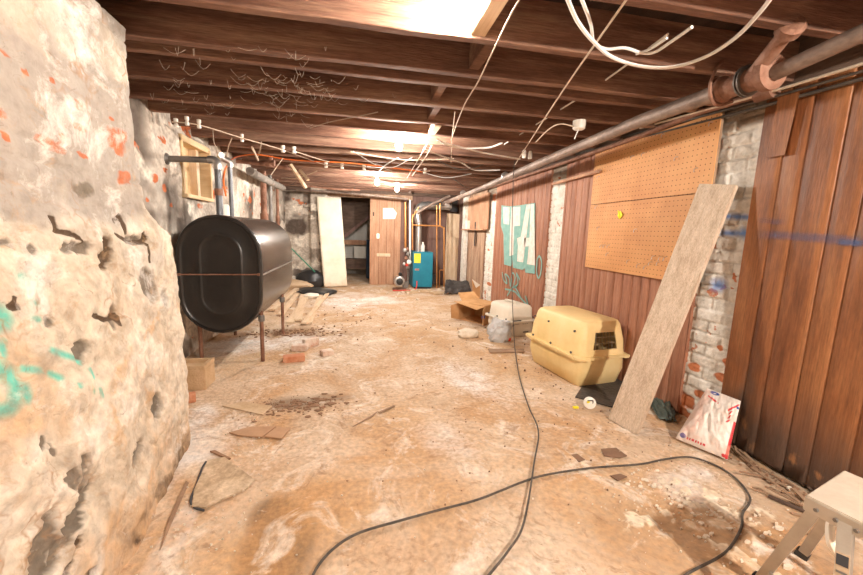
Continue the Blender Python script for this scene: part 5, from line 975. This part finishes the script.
for xx in (-.2, 0, .22): obj('rim_clip', MB().box((xx, -.418, .27), (.05, .02, .03)), M['crate'], t1, bevel=.003, local=True)
wc = thing('pet_carrier_white', 'x', 'x', (0, 0, 0)); bpy.data.objects.remove(wc)
t2 = carrier('pet_carrier_white', 'smaller off white pet carrier behind the grey plastic bag', (1.98, 4.62, 0), math.radians(14), .44, .56, .40, .20, M['cratew'], [], [], taper=.045)
t2.name = 'small_pet_carrier'
obj('top_handle', MB().tube(smoothpts([(-.02, -.10, .395), (-.02, -.09, .425), (-.02, .09, .425), (-.02, .10, .395)]), .012, 8), M['cratew'], t2, smooth=True, local=True)
obj('vent_slots', MB().bx(.0, .09, -.262, -.250, .10, .17).bx(-.15, -.05, -.262, -.250, .10, .17), M['hole'], t2, local=True)
obj('vent_bar', MB().bx(.028, .034, -.266, -.26, .10, .17).bx(.056, .062, -.266, -.26, .10, .17), M['cratew'], t2, local=True)
obj('door_latch', MB().box((.06, -.262, .06), (.08, .015, .01)).box((-.09, -.25, .205), (.12, .05, .035)), M['ink'], t2, local=True)
q = PZ(500, 341); lump('plastic_bag', (q[0]+.0, q[1]+.02, 0), (.30, .2, .34), M['greybag'], 'crumpled grey plastic bag in front of the white pet carrier', 'bag', 41, .75, 2.4, n=4)
q = PZ(508, 341); lump('red_tag', (q[0], q[1]-.03, .01), (.05, .03, .05), M['red'], 'small red crumpled tag by the grey plastic bag', 'tag', 42, .6)
# dark mat and green sheet under the leaning plank
tile_poly([(575, 398), (584, 384), (630, 366), (650, 385), (664, 404), (640, 410), (612, 408)], 'dark rubber mat on the floor between the yellow carrier and the plank', 'mat', .006, 'floor_mat', 'mat')
gs = [(1.88, 2.62, .025), (2.02, 2.72, .03), (2.25, 2.22, .03), (2.1, 2.08, .02)]
P_ = [Vector(PZ(*p)) for p in ((628, 383), (648, 386), (685, 420), (676, 427), (655, 418))]
gx_ = MB(); lowr = [Vector((p.x, p.y, .012)) for p in P_]; hi = [Vector((p.x+.02, p.y, .05+.02*i)) for i, p in enumerate(P_)]
cloth_heap('green_sheet', [PZ(632, 377), PZ(652, 384), PZ(678, 423), PZ(660, 421)], 0, M['glassg'], 'dull green plastic sheet folded on the floor behind the leaning plank', 'sheet', .09, 6)
# ================================================================== LEANING PLANK
pk0, pk1 = Vector((1.80, 2.15, .0)), Vector((2.30, 2.13, 1.70))
wv = Vector(PZ(607.7, 418))-Vector(PZ(635, 434)); 
f0, f1 = Vector(PZ(607.7, 419)), Vector(PZ(636, 435)); g0, g1 = Vector(PX(699, 183.5, 2.27)), Vector(PX(736, 184.5, 2.27)); f0.z = f1.z = .0
nn = (f1-f0).cross(g0-f0).normalized()
if nn.x < 0: nn = -nn
mb = MB(); rings = []
for k in range(13):
    a_ = k/12; l_, r2 = f0.lerp(g0, a_), f1.lerp(g1, a_); rings.append([l_, r2, r2+nn*.035, l_+nn*.035])
for rr_ in rings[:1]: rr_[2] = Vector((rr_[2].x, rr_[2].y, max(0, rr_[2].z))); rr_[3] = Vector((rr_[3].x, rr_[3].y, max(0, rr_[3].z)))
mb.loft(rings); tag(obj('leaning_plank', mb, M['plank'], bevel=.004), 'long wide weathered plank leaning against the pegboard wall', 'plank')
# white roll with yellow end
rl = thing('tape_roll', 'white round cap with a yellow tag on the floor before the leaning plank', 'roll', (*PZ(589, 408)[:2], 0))
q = Vector(PZ(589, 409)); q.z = .05; dv = Vector((-.35, -.9, .25)).normalized()
obj('white_disc', MB().tube([q-dv*.012, q-dv*.006, q+dv*.006, q+dv*.012], [.036, .045, .045, .036], 22), M['porc'], rl, smooth=True)
obj('rope_loop', MB().tube(smoothpts([q+dv*.014+Vector((-.02, 0, .02)), q+dv*.016+Vector((.02, 0, .02)), q+dv*.016+Vector((.02, 0, -.01))]), .005, 6), M['greypipe'], rl, smooth=True)
obj('yellow_tag', MB().box(q+dv*.016+Vector((-.015, 0, .01)), (.02, .006, .014)).box((q.x-.1, q.y+.02, .01), (.04, .02, .012)), M['yellow'], rl)
# ================================================================== SACK
sk = [Vector(PZ(675, 441)), Vector(PZ(727, 463)), Vector(PX(741, 401, RX-.09)), Vector(PX(707, 388, RX-.07))]; sk[0].z = sk[1].z = .02
n = 60; uu, vv = np.meshgrid(np.linspace(0, 1, n), np.linspace(0, 1, n)); c = [np.array(p) for p in sk]
G = ((c[0][None, None]*(1-uu[..., None])+c[1][None, None]*uu[..., None])*(1-vv[..., None])+(c[3][None, None]*(1-uu[..., None])+c[2][None, None]*uu[..., None])*vv[..., None])
nr = np.cross(c[1]-c[0], c[3]-c[0]); nr /= np.linalg.norm(nr); nr = nr if nr[0] < 0 else -nr
edgef = np.minimum(np.minimum(uu, 1-uu)*4, np.minimum(vv, 1-vv)*4).clip(0, 1)**.6
bulge = edgef*(.030+.035*(1-vv))+(fbm(uu*5, vv*5, 91)-.5)*.022*edgef+(fbm(uu*16, vv*10, 92)-.5)*.012-np.abs(fbm(uu*7+vv*4, vv*3, 93)-.5)*.05*edgef-np.abs(uu-.5)*0
pin = (np.abs(uu-.5)*2)**2*(1-edgef)*0
redz = np.zeros_like(uu); bluz = redz*0; orz = redz*0
redz = np.maximum(redz, ((uu > .955) & (vv < .62)).astype(float)); redz = np.maximum(redz, np.clip(1.2-seg_dist(uu, vv, .80, .74, .98, .92)/.02, 0, 1))
for k in range(7): redz = np.maximum(redz, ell(uu, vv, .84+.02*(k % 2), .56+k*.035, .035, .010, .5))
for k in range(7): redz = np.maximum(redz, (np.abs(uu-.23-k*.055) < .019)*(np.abs(vv-.055-(uu-.2)*.02) < .016)*(.4+.8*fbm(uu*70, vv*60, 44)))
redz = np.maximum(redz, np.clip(1.2-seg_dist(uu, vv, .18, .86, .5, .80)/.018, 0, 1)*(fbm(uu*30, vv*3, 8) > .45)); redz = np.maximum(redz, ell(uu, vv, .93, .03, .04, .02))
bluz = np.maximum(ell(uu, vv, .13, .07, .06, .035), ell(uu, vv, .30, .95, .13, .035)); bluz = np.maximum(bluz, ell(uu, vv, .97, .86, .03, .025)); bluz -= ell(uu, vv, .30, .945, .05, .012)*1.0
orz = np.maximum(1.5*ell(uu, vv, .16, .42, .22, .45)*fbm(uu*5, vv*5, 4), sst(.5, .75, fbm(uu*4, vv*6, 46))*.7)
Fp = G+nr*bulge[..., None]; Bk = G-nr*(edgef*.012)[..., None]
sko = thing('cement_sack', 'white printed sack with red and blue marks leaning at the near pier foot', 'sack', (float(sk[0].x+.1), float(sk[0].y-.1), 0))
l_ = sko.location
Fp[..., 2] = np.maximum(Fp[..., 2], .008)
gridobj('sack_front', Fp[..., 0], Fp[..., 1], Fp[..., 2], M['bag'], (redz, orz, np.clip(bluz, 0, 1)), parent=sko)
gridobj('sack_back', Bk[..., 0], Bk[..., 1], Bk[..., 2], M['bag'], (redz*0, redz*0, redz*0), parent=sko, flip=True)
# ================================================================== STEP STOOL / LADDER
ZL = .5
lt = [Vector(PZ(806, 495, ZL)), Vector(PZ(844, 470, ZL))]
La, Lb = lt; wdir = (Lb-La); w3 = wdir.normalized(); dep = Vector((w3.y, -w3.x, 0))      # towards the viewer
if dep.y > 0: dep = -dep
Ld = Vector((PZ(863, 524.5, ZL)*.6+np.array((La+dep*.18)[:])*.4).tolist()); dep = (Ld-La).normalized(); Dd = (Ld-La).length; Lc = Lb+dep*Dd
ws = thing('step_stool', 'aluminium step ladder with a dusty top at the lower right corner', 'ladder', ((La+Lc)/2).to_tuple()[:2]+(0,))
cen = (La+Lc)/2; Rl = Matrix.Rotation(math.atan2(w3.y, w3.x), 3, 'Z'); Wl = wdir.length
obj('top_cap', MB().prism([La-Vector((0, 0, .012)), Lb-Vector((0, 0, .012)), Lc-Vector((0, 0, .012)), Ld-Vector((0, 0, .012))], (0, 0, .012)), M['alutop'], ws, bevel=.003)
def apr(a_, b_): obj('cap_apron', MB().bar(a_+Vector((0, 0, -.028)), b_+Vector((0, 0, -.028)), .004, .045), M['alu'], ws, bevel=.001)
apr(La, Ld); apr(Ld, Lc); apr(La, Lb); apr(Lb, Lc)
for f in (.2, .5, .8):
    q = La.lerp(Ld, f)+Vector((0, 0, -.03))-w3*.004; obj('rivet', MB().lathe(q, [(.006, .004), (.006, -.004)], 8, 'x'), M['greypipe'], ws)
# climbing rails lean to the far-left side, support rails to the near side; both frames splay outwards
def rail(top_, foot, nm, w=.045, t_=.02, m_='alu', up=None):
    d_ = (foot-top_).normalized(); o = obj(nm, MB().bar(top_, foot, w, t_, up or w3), M[m_], ws, bevel=.002)
    obj('rubber_foot', MB().bar(foot-d_*.05, foot, w+.008, t_+.01, up or w3), M['black'], o, bevel=.003) if False else None
    return o
foot_far = Vector(PZ(801, 557)); foot_near = Vector(PZ(757, 583))
z1_ = Vector((0, 0, -.02))
obj('front_leg', MB().bar(La+dep*.03+w3*.012+z1_, foot_near, .032, .022, w3), M['alu'], ws, bevel=.002)
obj('front_leg', MB().bar(Lb+dep*.03-w3*.03+z1_, foot_far, .032, .022, w3), M['alu'], ws, bevel=.002)
obj('rubber_foot', MB().bar(foot_far.lerp(Lb, .08), foot_far, .042, .028, w3), M['black'], ws, bevel=.003)
obj('rubber_foot', MB().bar(foot_near.lerp(La, .08), foot_near, .042, .028, w3), M['black'], ws, bevel=.003)
LT = La.lerp(Ld, .62)+w3*.012+z1_; m__ = Vector(PZ(843, 575, .34)); rn = LT+(m__-LT)*(LT.z/(LT.z-m__.z)); rf = Lc+dep*.26+w3*.06; rf.z = 0
rear = obj('rear_leg', MB().bar(LT, rn, .034, .022, w3), M['alu'], ws, bevel=.002)
obj('rear_leg', MB().bar(Lc-dep*.05-w3*.02+z1_, rf, .034, .022, w3), M['alu'], ws, bevel=.002)
dl = (rn-LT).normalized(); lw = dl.cross(w3).normalized(); oo = -w3*.0125
la0, la1 = LT+dl*.09, LT+dl*.30
lb = obj('instruction_label', MB().bar(la0+oo, la1+oo, .030, .001, w3), M['slab'], ws, label='yellowed instruction sticker')
obj('label_heading', MB().bar(LT+dl*.095+oo*1.08, LT+dl*.125+oo*1.08, .026, .001, w3), M['ink'], lb)
for k in range(6): s_ = .14+k*.025; obj('label_line', MB().bar(LT+dl*s_+oo*1.08, LT+dl*(s_+.006)+oo*1.08, .024, .001, w3), M['greypipe'], lb)
s0, s1 = (La+dep*.03+z1_).lerp(foot_near, .58), (Lb+dep*.03-w3*.03+z1_).lerp(foot_far, .58)
0 and obj('step_tread', MB().bar(s0, s1, .09, .02), M['alu'], ws, bevel=.003)
s2 = LT.lerp(rn, .5); obj('side_brace', MB().bar((La+dep*.03+z1_).lerp(foot_near, .8), LT.lerp(rn, .72), .004, .02), M['alu'], ws)
cable('rag_rope', [cen+Vector((0, 0, -.03)), cen+Vector((-.03, .03, -.10)), cen+Vector((-.07, .0, -.16)), cen+Vector((-.05, -.02, -.2))], .012, M['paper'], 'pale rag hanging inside the step ladder', 'rag', n=8)
# ================================================================== RENDER SETTINGS
w = bpy.data.worlds.new('world'); bpy.context.scene.world = w; w.use_nodes = True
w.node_tree.nodes['Background'].inputs[0].default_value = (.5, .5, .5, 1); w.node_tree.nodes['Background'].inputs[1].default_value = .02
vs_ = bpy.context.scene.view_settings; vs_.view_transform = 'Standard'; vs_.look = 'None'; vs_.gamma = 1; vs_.use_curve_mapping = False; vs_.exposure = 2.0
bpy.context.view_layer.update()
